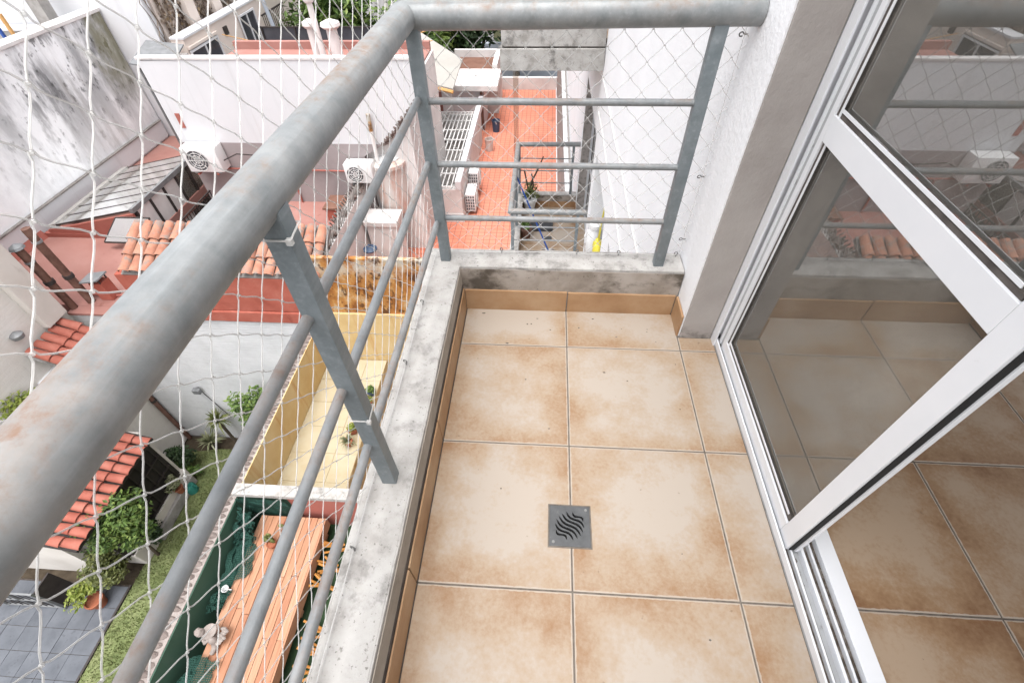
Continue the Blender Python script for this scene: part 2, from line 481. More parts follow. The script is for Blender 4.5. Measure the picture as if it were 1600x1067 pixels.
# ------------------------------------------------------------------ balcony floor, curb, railing (ours and the two next along the facade)
T = 0.45
TG = 0.0023                                   # half a joint
XL, XD, YN, YF = -0.44, 0.588, -0.70, 1.115   # inside faces of the curb, door sill
tile_cache = {}
def tile_piece(parent, x0, x1, y0, y1, cx, cy, dy, dz, name='floor_tile', mat='tile'):
    bx = tuple(round(v, 4) for v in (x0 - cx, x1 - cx, y0 - cy, y1 - cy))
    key = bx + (mat,)
    if key not in tile_cache:
        tile_cache[key] = smesh(MB().box(*bx, -0.008, 0.0), 'floor_tile', mat, bevel=0.0014)
    return inst(name, tile_cache[key], parent, (cx, cy + dy, dz))
SK_T = 0.009
def make_floor(dy, dz, label, detail=True):
    bed = MB().box(XL - 0.004, XD + 0.14, YN - 0.004, YF + 0.004, -0.06, -0.0025)
    bed.v = [v + Vector((0, dy, dz)) for v in bed.v]
    fl = struct(bed.build('balcony_floor', 'grout'), label)
    tiles = []
    for i, cx in enumerate((-T / 2, T / 2, 3 * T / 2)):
        for j in range(-2, 3):
            cy = T * j + T / 2
            x0 = max(cx - T / 2 + TG, XL + SK_T); x1 = min(cx + T / 2 - TG, XD)
            y0 = max(cy - T / 2 + TG, YN + SK_T); y1 = min(cy + T / 2 - TG, YF - SK_T)
            if i == 2:
                y1 = min(y1, 0.972)
            if y1 - y0 < 0.02: continue
            tiles.append((tile_piece(fl, x0, x1, y0, y1, cx, cy, dy, dz), i, j))
    # skirting: far, left, near and the short piece under the pillar
    def sk(x0, x1, y0, y1, z1):
        b = MB().box(x0, x1, y0, y1, -0.004, z1)
        b.v = [v + Vector((0, dy, dz)) for v in b.v]
        b.build('skirting_tile', 'tile_skirt', fl, bevel=0.0012)
    sk(XL + SK_T + 0.001, -TG, YF - SK_T, YF, 0.107); sk(TG, 0.443, YF - SK_T, YF, 0.105)
    for j in range(-2, 3):
        y0 = max(T * j + TG, YN + SK_T); y1 = min(T * j + T - TG, YF - SK_T - 0.001)
        if y1 - y0 > 0.02: sk(XL, XL + SK_T, y0, y1, 0.118)
    sk(XL + SK_T + 0.001, -TG, YN, YN + SK_T, 0.107); sk(TG, 0.455, YN, YN + SK_T, 0.105)
    sk(0.445, 0.454, 0.984, YF - SK_T - 0.001, 0.106)
    # blackened joint along the top of the left skirting
    b = MB().box(XL - 0.002, XL + 0.0045, YN + 0.01, YF - 0.012, 0.118, 0.136)
    b.v = [v + Vector((0, dy, dz)) for v in b.v]
    b.build('dark_joint', 'grout_dark', fl)
    b = MB().box(XL + SK_T, XL + SK_T + 0.003, YN + 0.01, YF - 0.012, -0.004, 0.0035)
    b.v = [v + Vector((0, dy, dz)) for v in b.v]
    b.build('dark_joint', 'grout_dark', fl)
    return fl, tiles
def make_curb(dy, dz, label):
    t = thing('concrete_curb', (-0.5, 0.2 + dy, dz - 0.26), label, 'parapet', 'concrete curbs of the stacked balconies')
    def mv(b):
        b.v = [v + Vector((0, dy, dz)) for v in b.v]; return b
    mv(MB().prism([(-0.575, -0.82, -0.042), (0.452, -0.82, -0.042), (0.452, -0.70, -0.042), (-0.442, -0.70, -0.042), (-0.442, 1.117, -0.042), (0.452, 1.117, -0.042), (0.452, 1.235, -0.042), (-0.575, 1.235, -0.042)],
                  (0, 0, 0.267))).build('coping', 'curb', t, bevel=0.005, sub=0.05 if dy == 0 else 0.2, rough=0.0022)
    # inner render of another colour, a few mm proud of the curb
    mv(MB().box(-0.441, 0.451, 1.1135, 1.1165, 0.09, 0.213)).build('inner_render', 'mortar', t)
    mv(MB().box(-0.4415, -0.4385, -0.699, 1.112, 0.136, 0.213)).build('inner_render', 'mortar_light', t)
    mv(MB().box(-0.56, 0.455, -0.805, 1.22, -0.055, -0.044)).build('drip_groove', 'grout_dark', t)
    mv(MB().box(-0.59, 0.455, -0.835, 1.25, -0.255, -0.056)).build('slab', 'curb', t, bevel=0.006, sub=0.2, rough=0.002)
    return t
RX, RYF, RYN, RZ = -0.508, 1.168, -0.76, 1.068
def make_railing(dy, dz, label):
    t = thing('balcony_railing', (RX, 0.2 + dy, dz + 0.225), label, 'railing', 'galvanised railings of the stacked balconies')
    O = Vector((0, dy, dz))
    def mv(b):
        b.v = [v + O for v in b.v]; return b
    PX = RX - 0.014
    path = [(0.453, RYF, RZ + 0.006), (PX, RYF, RZ - 0.004), (PX, RYN, RZ + 0.002), (0.453, RYN, RZ + 0.002)]
    n = 48 if dy == 0 else 16
    pts = [Vector(path[0])]
    for a, b_ in zip(path[:-1], path[1:]):
        a, b_ = Vector(a), Vector(b_)
        pts.append(b_)
    h = mv(MB().tube(pts, 0.0368, n)).build('handrail', 'pipe', t, smooth=True)
    if dy == 0:       # weld bead round the mitre
        ring = []
        for k in range(41):
            th = 2 * math.pi * k / 40
            o = Vector((0, math.cos(th), math.sin(th))) * 0.0371
            ring.append(Vector((PX, RYF, RZ - 0.004)) + Vector((-o.y * -1.0, o.y, o.z)))
        MB().tube(ring, 0.0016, 6, False).build('weld_bead', 'pipe', h, smooth=True)
    for (px, py) in ((RX + 0.004, RYF - 0.006), (0.352, RYF - 0.006), (RX + 0.003, 0.197), (RX + 0.004, RYN), (0.352, RYN)):
        mv(MB().box(px - 0.0195, px + 0.0195, py - 0.0175, py + 0.0175, 0.218, RZ - 0.012)).build('post', 'post', t, bevel=0.003, smooth=True)
    for z in (0.415, 0.628, 0.836):
        mv(MB().tube([(RX - 0.007, RYN - 0.0, z + (0.012 if z > 0.5 else 0.022)), (RX - 0.007, RYF - 0.006, z + (0.012 if z > 0.5 else -0.010))], 0.0112, 14)).build('rail', 'rod', t, smooth=True)
        mv(MB().tube([(RX, RYF - 0.002, z + 0.002), (0.352, RYF - 0.002, z + 0.002)], 0.0108, 14)).build('rail', 'rod', t, smooth=True)
        mv(MB().tube([(RX, RYN, z + 0.002), (0.352, RYN, z + 0.002)], 0.0108, 14)).build('rail', 'rod', t, smooth=True)
    return t
DY, DZ = 5.73, -3.0
our_floor, our_tiles = make_floor(0, 0, 'tiled floor of the near balcony')
make_curb(0, 0, 'weathered grey concrete curb around the near tiled balcony')
rail = make_railing(0, 0, 'large rusting galvanised pipe railing around the near balcony')
make_floor(DY, DZ, 'tiled floor of the lower balcony'); make_curb(DY, DZ, 'concrete curb of the small balcony one floor below')
make_railing(DY, DZ, 'grey railing of the small balcony below, potted plant behind it')
make_floor(DY, 0, 'tiled floor of the next balcony'); make_curb(DY, 0, 'bare concrete balcony slab end under the far handrail')
make_railing(DY, 0, 'grey railing of the next balcony on the same floor')
# cable ties on the middle left post
for z in (1.012, 0.535):
    px, py, a = RX + 0.003, 0.197, 0.0215
    ring = [(px - a, py - a + 0.001, z), (px + a, py - a + 0.001, z), (px + a, py + a, z + 0.006), (px - a, py + a, z + 0.006), (px - a, py - a + 0.001, z)]
    MB().tube(ring, 0.0018, 6, False).box(px + a - 0.004, px + a + 0.005, py - a - 0.005, py - a + 0.003, z - 0.004, z + 0.005).build('cable_tie', 'net', rail)

# ------------------------------------------------------------------ floor drain
DX, DYc, DH = -0.004, 0.180, 0.0605
for o, i, j in our_tiles:
    if j == 0 and i in (0, 1):
        o.data = o.data.copy()
        boolean(o, MB().box(DX - DH - 0.001, DX + DH + 0.001, DYc - DH - 0.001, DYc + DH + 0.001, -0.03, 0.03))
boolean(our_floor, MB().box(DX - DH + 0.004, DX + DH - 0.004, DYc - DH + 0.004, DYc + DH - 0.004, -0.05, 0.03))
dr = thing('floor_drain', (DX, DYc, -0.04), 'square grey floor drain with curved slots in balcony tiles', 'drain')
pl = MB().box(DX - DH, DX + DH, DYc - DH, DYc + DH, -0.006, 0.003).build('grate', 'drain', dr, bevel=0.0015)
cut = MB()
for k in range(7):
    off = (k - 3) * 0.0125
    hl = math.sqrt(max(0.0001, 0.043 ** 2 - off ** 2))
    up = []; dn = []
    for q in range(13):
        u = -1 + 2 * q / 12
        wdt = 0.0034 * (1 - u * u) ** 0.5 + 0.0004
        px = u * hl
        py = off + 0.006 * math.sin(u * math.pi)
        # slots run down to the right, 42 degrees
        ca, sa = math.cos(R(-42)), math.sin(R(-42))
        for lst, sg in ((up, 1), (dn, -1)):
            yy = py + sg * wdt
            lst.append((DX + px * ca - yy * sa, DYc + px * sa + yy * ca, -0.02))
    cut.prism(up[::-1] + dn, (0, 0, 0.04))
boolean(pl, cut)
MB().box(DX - 0.056, DX + 0.056, DYc - 0.056, DYc + 0.056, -0.048, -0.042).build('pit', 'pit', dr)  # near-black plate stands in for the shade below the grate
MB().cyl((DX - 0.049, DYc - 0.049, 0.0025), (DX - 0.049, DYc - 0.049, 0.0042), 0.0042, 12).build('screw', 'zinc', dr)
MB().cyl((DX + 0.049, DYc + 0.049, 0.0025), (DX + 0.049, DYc + 0.049, 0.0042), 0.0042, 12).build('screw', 'zinc', dr)
# mortar ring smeared round the drain
mbed = MB().box(DX - DH - 0.0045, DX + DH + 0.0045, DYc - DH - 0.0045, DYc + DH + 0.0045, -0.009, 0.0006).build('mortar_bed', 'grout', dr, bevel=0.0005)
boolean(mbed, MB().box(DX - DH + 0.003, DX + DH - 0.003, DYc - DH + 0.003, DYc + DH - 0.003, -0.05, 0.03))

# ------------------------------------------------------------------ safety net with its wire and hooks
net = thing('safety_net', (-0.56, 0.2, 0.24), 'white diamond mesh safety net strung outside the balcony railing', 'net')
HX, HZ = 0.0395, 0.0415                       # half diagonals of a mesh
def net_panel(p0, du, width, z0, z1):
    b = MB()
    p0 = Vector(p0); du = Vector(du); nrm = du.cross(Vector((0, 0, 1)))
    ns = int(width / HX) + 1
    per = 2 * HZ; nz = int((z1 - z0) / per * 10)
    def pos(u, z):
        q = p0 + du * u + Vector((0, 0, z))
        w = noise.noise_vector(q * 3.1) * 0.011 + noise.noise_vector(q * 0.9) * 0.02
        return q + du * w.x + Vector((0, 0, 1)) * w.z + nrm * w.y * 0.7
    for k in range(ns):
        pts = []
        for i in range(nz + 1):
            z = z0 + (z1 - z0) * i / nz
            ph = (z - z0) / per + (0.5 if k % 2 else 0.0)
            tri = 1 - 4 * abs(ph - math.floor(ph) - 0.5)
            wv = 0.45 * tri + 0.55 * math.sin(tri * math.pi / 2)
            pts.append(pos(HX * (k + 0.5) + HX * 0.5 * wv * 0.96, z))
        b.tube(pts, 0.0011, 5, False)
    for k in range(ns):
        for i in range(int((z1 - z0) / per) + 1):
            z = z0 + (i + (0.5 if k % 2 else 0)) * per
            if z > z1: continue
            # extreme where strand k meets its neighbour
            b.ball(pos(HX * (k + 1.0), z + HZ), 0.0025, 5, 4)
    return b.build('net_panel', 'net', net, smooth=False)
net_panel((-0.562, -0.79, 0), (0, 1, 0), 2.01, 0.236, 2.25)
net_panel((-0.562, 1.216, 0), (1, 0, 0), 1.015, 0.236, 2.25)
def wire(p0, p1, r=0.0011, sag=0.004):
    p0, p1 = Vector(p0), Vector(p1)
    pts = []
    for i in range(25):
        t = i / 24
        p = p0.lerp(p1, t)
        q = noise.noise_vector(p * 5) * sag
        pts.append(p + q * (1 if 0 < i < 24 else 0))
    MB().tube(pts, r, 5).build('border_wire', 'net', net)
wire((-0.549, -0.79, 0.236), (-0.549, 1.2, 0.236)); wire((-0.549, 1.2, 0.236), (0.44, 1.21, 0.236))
wire((0.446, 1.225, 0.236), (0.446, 1.225, 2.2))
def hook(p, d):
    p = Vector(p); d = Vector(d)
    b = MB().tube([p - d * 0.012, p + d * 0.012], 0.0022, 6)
    sd = d.cross(Vector((0.3, 0.9, 0.2))).normalized()
    ring = [p + d * 0.02 + (d * math.cos(a) + sd * math.sin(a)) * 0.0062 for a in [math.pi + i * 5.6 / 10 for i in range(11)]]
    b.tube(ring, 0.0019, 6)
    b.build('hook', 'zinc', net)
for y in (0.885, 0.595, 0.29, 0.004, -0.28, -0.55): hook((-0.549, y, 0.222), (0, 0, 1))
for x in (-0.28, 0.03, 0.2, 0.43): hook((x, 1.212, 0.222), (0, 0, 1))
for z in (0.30, 0.565, 1.003, 1.45): hook((0.457, 1.228, z), (-1, 0, 0))

# ------------------------------------------------------------------ apartment building: facade, reveals, windows
bld = thing('apartment_building', (0.6, 3, -9), 'white stuccoed apartment facade with grey pillar beside the glass door', 'building')
fb = MB()
X0, X1 = 0.455, 0.745
def fbx(y0, y1, z0, z1): fb.box(X0, X1, y0, y1, z0, z1)
WZ0, WZ1 = -2.15, -0.965
fbx(0.985, 4.85, WZ1, 3.2); fbx(0.985, 4.85, -9, WZ0)
fbx(0.985, 1.7, WZ0, WZ1); fbx(2.98, 3.37, WZ0, WZ1); fbx(4.6, 4.85, WZ0, WZ1)
fbx(6.715, 24, -9, 3.2)
fbx(-0.74, 0.985, 2.12, 3.2); fbx(-0.74, 0.985, -9, -0.262)
fbx(4.85, 6.715, 2.12, 3.2); fbx(4.85, 6.715, -0.88, -0.262); fbx(4.85, 6.715, -9, -3.262)
fbx(-5, -0.74, -9, 3.2)
fb.build('facade_wall', 'stucco', bld)
for dy, dz in ((0, 0), (DY, DZ), (DY, 0)):
    MB().box(0.459, 0.582, 0.975 + dy, 0.9848 + dy, dz - 0.003, dz + 2.115).build('pillar_render', 'pillar', bld, bevel=0.002, sub=0.25 if dy == 0 else 0, rough=0.0015)
for z, y1 in ((-0.28, 4.85), (-0.62, 4.85)):
    MB().tube([(0.449, 1.26 + (y1 - 1.26) * k / 10, z + 0.012 * math.sin(k * 1.7)) for k in range(11)], 0.005, 6).build('facade_cable', 'room_wall', bld)
for (y0, y1) in ((3.37, 4.6), (1.7, 2.98)):
    wd = MB().box(0.66, 0.70, y0 + 0.003, y1 - 0.003, WZ0 + 0.02, WZ0 + 0.07).box(0.66, 0.70, y0 + 0.003, y1 - 0.003, WZ1 - 0.06, WZ1 - 0.003)
    wd.box(0.66, 0.70, y0 + 0.003, y0 + 0.055, WZ0 + 0.07, WZ1 - 0.06).box(0.66, 0.70, y1 - 0.055, y1 - 0.003, WZ0 + 0.07, WZ1 - 0.06)
    wd.box(0.66, 0.70, (y0 + y1) / 2 - 0.025, (y0 + y1) / 2 + 0.025, WZ0 + 0.07, WZ1 - 0.06)
    w_ = wd.build('window', 'alu', bld)
    MB().box(0.676, 0.682, y0 + 0.055, (y0 + y1) / 2 - 0.025, WZ0 + 0.07, WZ1 - 0.06).build('pane', 'glass', w_)
    MB().box(0.676, 0.682, (y0 + y1) / 2 + 0.025, y1 - 0.055, WZ0 + 0.07, WZ1 - 0.06).build('pane', 'glass', w_)
    MB().box(0.425, 0.66, y0 + 0.003, y1 - 0.003, WZ0 + 0.001, WZ0 + 0.019).build('sill', 'pillar', w_, bevel=0.003)

# ------------------------------------------------------------------ room behind the door
rb = MB().box(0.735, 4.30, -2.60, 3.30, -0.06, -0.0025)
room = struct(rb.build('room_floor', 'grout'), 'tiled floor of the room')
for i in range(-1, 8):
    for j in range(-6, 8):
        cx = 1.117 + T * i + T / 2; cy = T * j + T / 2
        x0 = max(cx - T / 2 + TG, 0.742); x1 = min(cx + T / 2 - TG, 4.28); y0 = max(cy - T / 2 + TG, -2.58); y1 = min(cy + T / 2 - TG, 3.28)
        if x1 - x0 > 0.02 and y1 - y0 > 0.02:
            tile_piece(room, x0, x1, y0, y1, cx, cy, 0, 0, mat='tile_room_dimmed')
for nm, bx in (('room_wall_end', (0.745, 4.3, 3.3, 3.4, -0.06, 2.7)), ('room_wall_near_light_gap', (0.745, 4.3, -2.7, -2.6, -0.06, 0.3)),  # near wall cut low, out of view, to let more light in
               ('room_ceiling', (0.745, 4.4, -2.7, 3.4, 2.7, 2.8))):
    struct(MB().box(*bx).build(nm, 'room_wall'))
bw = MB().box(4.3, 4.4, -2.7, 3.4, -0.06, 0.12).box(4.3, 4.4, -2.7, 3.4, 2.45, 2.7).box(4.3, 4.4, -2.7, -2.4, 0.12, 2.45).box(4.3, 4.4, 3.1, 3.4, 0.12, 2.45)  # wide window gap added in the unseen back wall to brighten the room
struct(bw.build('room_wall_back_light_gap', 'room_wall'))

# ------------------------------------------------------------------ sliding door
def make_door(dy, dz, label, openit=True):
    t = thing('sliding_door', (0.66, 0.1 + dy, dz), label, 'door', 'sliding glass doors along the facade')
    O = Vector((0, dy, dz))
    def P(name, mat, par, *boxes, bevel=0.0012):
        b = MB()
        for bx in boxes: b.box(*bx)
        b.v = [v + O for v in b.v]
        return b.build(name, mat, par, bevel=bevel)
    tr = P('track', 'alu_grey', t, (0.590, 0.735, -0.735, 0.955, -0.002, 0.007))
    P('track_rail', 'alu', tr, (0.590, 0.5955, -0.735, 0.955, 0.007, 0.034))
    P('track_rail', 'alu', tr, (0.613, 0.619, -0.735, 0.955, 0.007, 0.024))
    P('track_rail', 'alu', tr, (0.640, 0.648, -0.735, 0.955, 0.007, 0.030))
    P('track_rail', 'alu', tr, (0.667, 0.673, -0.735, 0.955, 0.007, 0.024))
    P('track_rail', 'alu', tr, (0.690, 0.735, -0.735, 0.955, 0.007, 0.030))
    P('track_dirt', 'dirt', tr, (0.5956, 0.6129, -0.73, 0.95, 0.007, 0.0088), bevel=0)
    P('track_dirt', 'dirt', tr, (0.6191, 0.628, -0.73, 0.95, 0.007, 0.0085), bevel=0)
    P('track_dirt', 'dirt', tr, (0.683, 0.6899, -0.73, 0.95, 0.007, 0.0085), bevel=0)
    P('track_dirt', 'dirt', tr, (0.6481, 0.6669, -0.73, 0.95, 0.007, 0.0083), bevel=0)
    # jamb with stepped channels
    P('jamb', 'alu', t, (0.583, 0.738, 0.957, 0.974, 0.0, 2.11), (0.583, 0.590, 0.935, 0.957, 0.0, 2.11), (0.641, 0.648, 0.935, 0.957, 0.031, 2.11), (0.730, 0.738, 0.935, 0.957, 0.031, 2.11))
    P('head', 'alu', t, (0.583, 0.738, -0.735, 0.957, 2.07, 2.115))
    P('jamb', 'alu', t, (0.583, 0.738, -0.7395, -0.70, 0.036, 2.07))
    for li, (xa, xb) in enumerate(((0.600, 0.632), (0.654, 0.686))):
        ya, yb = (0.138, 0.9345) if (openit or li == 0) else (-0.695, 0.19)
        if li == 1 and openit: ya += 0.05
        lf = P('leaf_frame', 'alu', t, (xa, xb, ya, ya + 0.052, 0.026, 2.065),
               (xa, xb, ya + 0.0525, yb - 0.0535, 0.026, 0.078), (xa, xb, ya + 0.0525, yb - 0.0535, 0.852, 0.918), (xa, xb, ya + 0.0525, yb - 0.0535, 2.015, 2.065),
               (xa, xb, yb - 0.053, yb - 0.032, 0.026, 2.065), (xa, xb, yb - 0.014, yb, 0.026, 2.065))
        P('channel', 'alu_grey', lf, (xa + 0.004, xb - 0.004, yb - 0.032, yb - 0.014, 0.026, 2.065), bevel=0)
        P('edge_gasket', 'black', lf, (xa + 0.007, xa + 0.021, ya - 0.0035, ya + 0.001, 0.03, 2.06), bevel=0.001)
        P('edge_lip', 'alu', lf, (xa + 0.0215, xb, ya - 0.007, ya + 0.001, 0.028, 2.06), bevel=0.001)
        for (z0, z1) in ((0.078, 0.852), (0.918, 2.015)):
            y0, y1 = ya + 0.052, yb - 0.053
            xm = (xa + xb) / 2
            P('pane', 'glass', lf, (xm - 0.002, xm + 0.002, y0 + 0.001, y1 - 0.001, z0 + 0.001, z1 - 0.001), bevel=0)
            g = 0.007
            for xs0, xs1 in ((xm - 0.010, xm - 0.0022), (xm + 0.0022, xm + 0.010)):
                P('gasket', 'gasket', lf, (xs0, xs1, y0, y0 + g * 0.5, z0, z1), (xs0, xs1, y1 - g * 1.6, y1, z0, z1), (xs0, xs1, y0 + g, y1 - g * 1.6, z0, z0 + g * 1.5), (xs0, xs1, y0 + g, y1 - g * 1.6, z1 - g * 0.5, z1), bevel=0)
            P('glazing_bead', 'alu', lf, (xm - 0.0125, xm - 0.0105, y1 - 0.022, y1 - 0.014, z0, z1), (xm - 0.0125, xm - 0.0105, y0 + 0.02, y1 - 0.022, z0 + 0.014, z0 + 0.022), bevel=0)
    # crumbs of dirt and a rubber stop at the end of the leaf
    return t
door = make_door(0, 0, 'half open sliding glass door with white aluminium frame beside the tiles')
make_door(DY, DZ, 'closed glass door of the small balcony below', False)
make_door(DY, 0, 'closed glass door of the next balcony on this floor', False)
MB().ball((0.595, 0.948, 0.045), 0.011, 8, 6, (0.9, 0.8, 1.2), 0.15).build('rubber_stop', 'black', door)
db = MB()
for k in range(60):
    y = random.choice([random.uniform(0.05, 0.135), random.uniform(-0.7, 0.13)]); x = random.choice([0.604, 0.657, 0.607, 0.625]) + random.uniform(-0.004, 0.004)
    db.ball((x, y, 0.009), random.uniform(0.001, 0.0035), 5, 4, (1, 1.6, 0.6), 0.3)
db.build('dirt_crumbs', 'dirt', door)
# little bits of grit and leaf scattered on the balcony tiles (each its own thing would be dust: one scatter)
gb = MB()
for k in range(26):
    x = random.uniform(-0.42, 0.56); y = random.choice([random.uniform(-0.6, 1.08), random.uniform(0.9, 1.09)])
    if x > 0.42 and y > 0.95: continue
    r_ = random.uniform(0.0012, 0.0035)
    gb.ball((x, y, r_ * 0.3), r_, 5, 4, (random.uniform(0.8, 2.2), 1, 0.5), 0.3)
g_ = stuff(gb.build('floor_grit', 'dirt'))
g_['label'] = 'scattered specks of grit on the balcony tiles'; g_['category'] = 'grit'

# ================================================================== surroundings
GZ = -9.0
H = 0.55                                       # photo colour -> albedo for surfaces open to the whole sky
MT['ground'] = nmat('grey_ground', [c(120, 116, 112, 0.5), c(160, 155, 150, 0.5)], 0.6, rough=0.95)
MT['soil'] = nmat('garden_soil', [c(84, 72, 58, 0.4), c(120, 106, 88, 0.4)], 6, rough=1.0, bump=0.6, bscale=30, bdist=0.02)
MT['lawn'] = nmat('lawn_turf', [c(120, 134, 84, 0.5), c(148, 160, 106, 0.5), c(166, 172, 124, 0.5)], 2.5, rough=0.95, bump=0.6, bscale=40, bdist=0.02)
def leaf_mat(name, cols, spec=0.35):
    s = Mat(name, 0.5, spec)
    g = s.n('ShaderNodeNewGeometry')
    a = s.math('ADD', s.math('MULTIPLY', g.outputs['Random Per Island'], 0.65), s.math('MULTIPLY', s.noise(g.outputs['Position'], 1.6, 3), 0.5))
    n = len(cols)
    col = s.ramp(a, [(0.12 + 0.85 * i / (n - 1), k) for i, k in enumerate(cols)])
    s.color(col)
    tr = s.n('ShaderNodeBsdfTranslucent'); s.l(col, tr.inputs[0])
    mx = s.n('ShaderNodeMixShader'); mx.inputs[0].default_value = 0.22
    s.l(s.bsdf.outputs[0], mx.inputs[1]); s.l(tr.outputs[0], mx.inputs[2])
    s.l(mx.outputs[0], s.nt.nodes['Material Output'].inputs[0])
    return s.m
MT['grass'] = leaf_mat('grass_blades', [c(104, 120, 66, 0.5), c(138, 152, 90, 0.5), c(164, 174, 114, 0.5), c(184, 184, 138, 0.5)], 0.2)
MT['leaf_green'] = leaf_mat('mid_green_leaves', [c(52, 74, 36, 0.68), c(84, 112, 52, 0.68), c(116, 144, 72, 0.68), c(158, 176, 96, 0.68)])
MT['leaf_dark'] = leaf_mat('dark_green_leaves', [c(34, 52, 34, 0.68), c(60, 84, 50, 0.68), c(88, 112, 70, 0.68)])
MT['leaf_olive'] = leaf_mat('olive_leaves', [c(70, 80, 44, 0.68), c(112, 120, 66, 0.68), c(146, 150, 92, 0.68)])
MT['leaf_lime'] = leaf_mat('lime_leaves', [c(112, 136, 52, 0.5), c(160, 178, 70, 0.5), c(196, 204, 110, 0.5)])
MT['leaf_red'] = leaf_mat('red_leaves', [c(90, 30, 40, 0.5), c(140, 48, 58, 0.5), c(170, 90, 84, 0.5)])
MT['leaf_pale'] = leaf_mat('pale_variegated_leaves', [c(130, 140, 96, 0.5), c(180, 184, 140, 0.5), c(214, 214, 180, 0.5)])
MT['leaf_dry'] = leaf_mat('dry_vine_leaves', [c(96, 78, 66, 0.5), c(140, 118, 100, 0.5), c(182, 164, 146, 0.6), c(206, 176, 130, 0.6)])
MT['bark'] = nmat('bark', [c(84, 72, 60, 0.5), c(126, 112, 98, 0.5)], 12, (1, 1, 0.2), bump=0.5)
MT['white_brick'] = nmat('white_painted_brick', [c(212, 213, 215), c(226, 227, 229), c(236, 236, 238)], 1.6, rough=0.85, bump=0.5, bscale=24, bdist=0.012,
    layers=[(c(170, 168, 166), 3, (0.4, 1, 3), 0.58, 0.8, 0.35), (c(190, 188, 186), 1, (1, 1, 0.2), 0.55, 0.8, 0.4)], brick=('xz', 0.26, 0.075, 0.010, None, 0.8, 0.5, 0.05))
MT['beige_brick'] = nmat('beige_painted_brick', [c(214, 208, 201, 0.85), c(224, 219, 213, 0.85), c(232, 228, 223, 0.85)], 1.2, rough=0.9, bump=0.3, bscale=24, bdist=0.01,
    layers=[(c(160, 150, 142, 0.7), 2.2, (1, 1, 0.3), 0.58, 0.8, 0.5)], brick=('yz', 0.26, 0.075, 0.008, None, 0.35, 0.5, 0.03))
MT['beige_render'] = nmat('beige_render', [c(212, 205, 197, 0.82), c(226, 220, 213, 0.82)], 2, rough=0.9, bump=0.3, bscale=20,
    layers=[(c(150, 140, 130, 0.7), 4, (1, 1, 0.3), 0.6, 0.8, 0.5)])
MT['stained'] = nmat('white_wall_black_stains', [c(232, 233, 236, 0.9), c(244, 245, 247, 0.9), c(248, 248, 250, 0.9)], 1.0, rough=0.92, bump=0.5, bscale=16, bdist=0.012,
    layers=[(c(128, 128, 130, 0.7), 0.75, (1, 1.0, 0.30), 0.44, 0.60, 0.72, (2, -5.2, -2.2), (1, 6.8, 9.6)),
            (c(92, 92, 94, 0.7), 1.9, (1, 1.3, 0.45), 0.52, 0.66, 0.7, (2, -4.6, -2.0), (1, 7.6, 9.8)),
            (c(70, 70, 70, 0.6), 6, (1, 1.0, 0.6), 0.56, 0.66, 0.75, (2, -4.8, -2.2), (1, 7.0, 9.8)),
            (c(168, 164, 158, 0.7), 1.2, (1, 1.8, 0.25), 0.55, 0.72, 0.45),
            (c(132, 128, 88, 0.6), 1.1, (1, 1, 0.5), 0.42, 0.60, 0.75, (1, 11.3, 12.2), (2, -3.8, -2.4))])
MT['white_wall'] = nmat('white_painted_render', [c(230, 231, 234, 0.72), c(240, 240, 243, 0.72)], 0.8, rough=0.9, bump=0.3, bscale=12, bdist=0.008,
    layers=[(c(206, 206, 208), 1.5, (2.2, 2.2, 0.10), 0.55, 0.75, 0.7), (c(196, 192, 188), 5, (1.5, 1.5, 0.1), 0.62, 0.8, 0.4)])
MT['white_dirty'] = nmat('dirty_white_render', [c(206, 200, 198, 0.78), c(226, 222, 220, 0.78), c(236, 233, 231, 0.78)], 1.8, rough=0.92, bump=0.4, bscale=14, bdist=0.01,
    layers=[(c(140, 132, 126, 0.7), 3, (1.5, 1.5, 0.3), 0.58, 0.8, 0.6)])
MT['mauve'] = nmat('mauve_grey_paint', [c(158, 148, 148, 0.72), c(172, 162, 162, 0.72), c(180, 170, 170, 0.72)], 1.4, rough=0.9, bump=0.3, bscale=12,
    layers=[(c(140, 130, 130, 0.7), 2, (1, 1, 0.2), 0.6, 0.8, 0.4)])
MT['red_roof'] = nmat('red_roof_membrane', [c(182, 126, 116, H), c(196, 142, 131, H), c(206, 156, 146, H)], 0.9, rough=0.75, spec=0.35, bump=0.2, bscale=14, bdist=0.006,
    layers=[(c(150, 88, 76, H), 2.4, (1, 1, 1), 0.60, 0.72, 0.6), (c(205, 160, 146, H), 5, (1, 1, 1), 0.6, 0.8, 0.4)])
MT['red_wall'] = nmat('red_rough_wall', [c(170, 88, 72, 0.7), c(186, 104, 88, 0.7), c(198, 122, 106, 0.7)], 2.0, rough=0.95, bump=0.8, bscale=30, bdist=0.014,
    layers=[(c(130, 60, 46, 0.7), 3, (1, 1, 0.4), 0.62, 0.76, 0.5)])
MT['red_paint'] = nmat('red_oxide_paint', [c(176, 102, 90, 0.7), c(190, 118, 106, 0.7)], 1.5, rough=0.75, bump=0.15)
MT['tile_roof'] = nmat('clay_roof_tile', [c(182, 100, 84, 0.55), c(200, 118, 100, 0.55), c(214, 138, 120, 0.55)], 3, rough=0.75, bump=0.2, bscale=40, co='O')
MT['tile_old'] = nmat('mossy_clay_tile', [c(176, 118, 98, 0.55), c(210, 148, 122, 0.55), c(224, 168, 144, 0.55)], 4, rough=0.85, bump=0.3, co='O',
    layers=[(c(150, 142, 136, 0.6), 7, (1, 1, 1), 0.50, 0.62, 0.8)])
MT['mortar_grey'] = nmat('grey_mortar', [c(140, 134, 130, 0.6), c(178, 172, 168, 0.6)], 6, rough=0.95, bump=0.4)
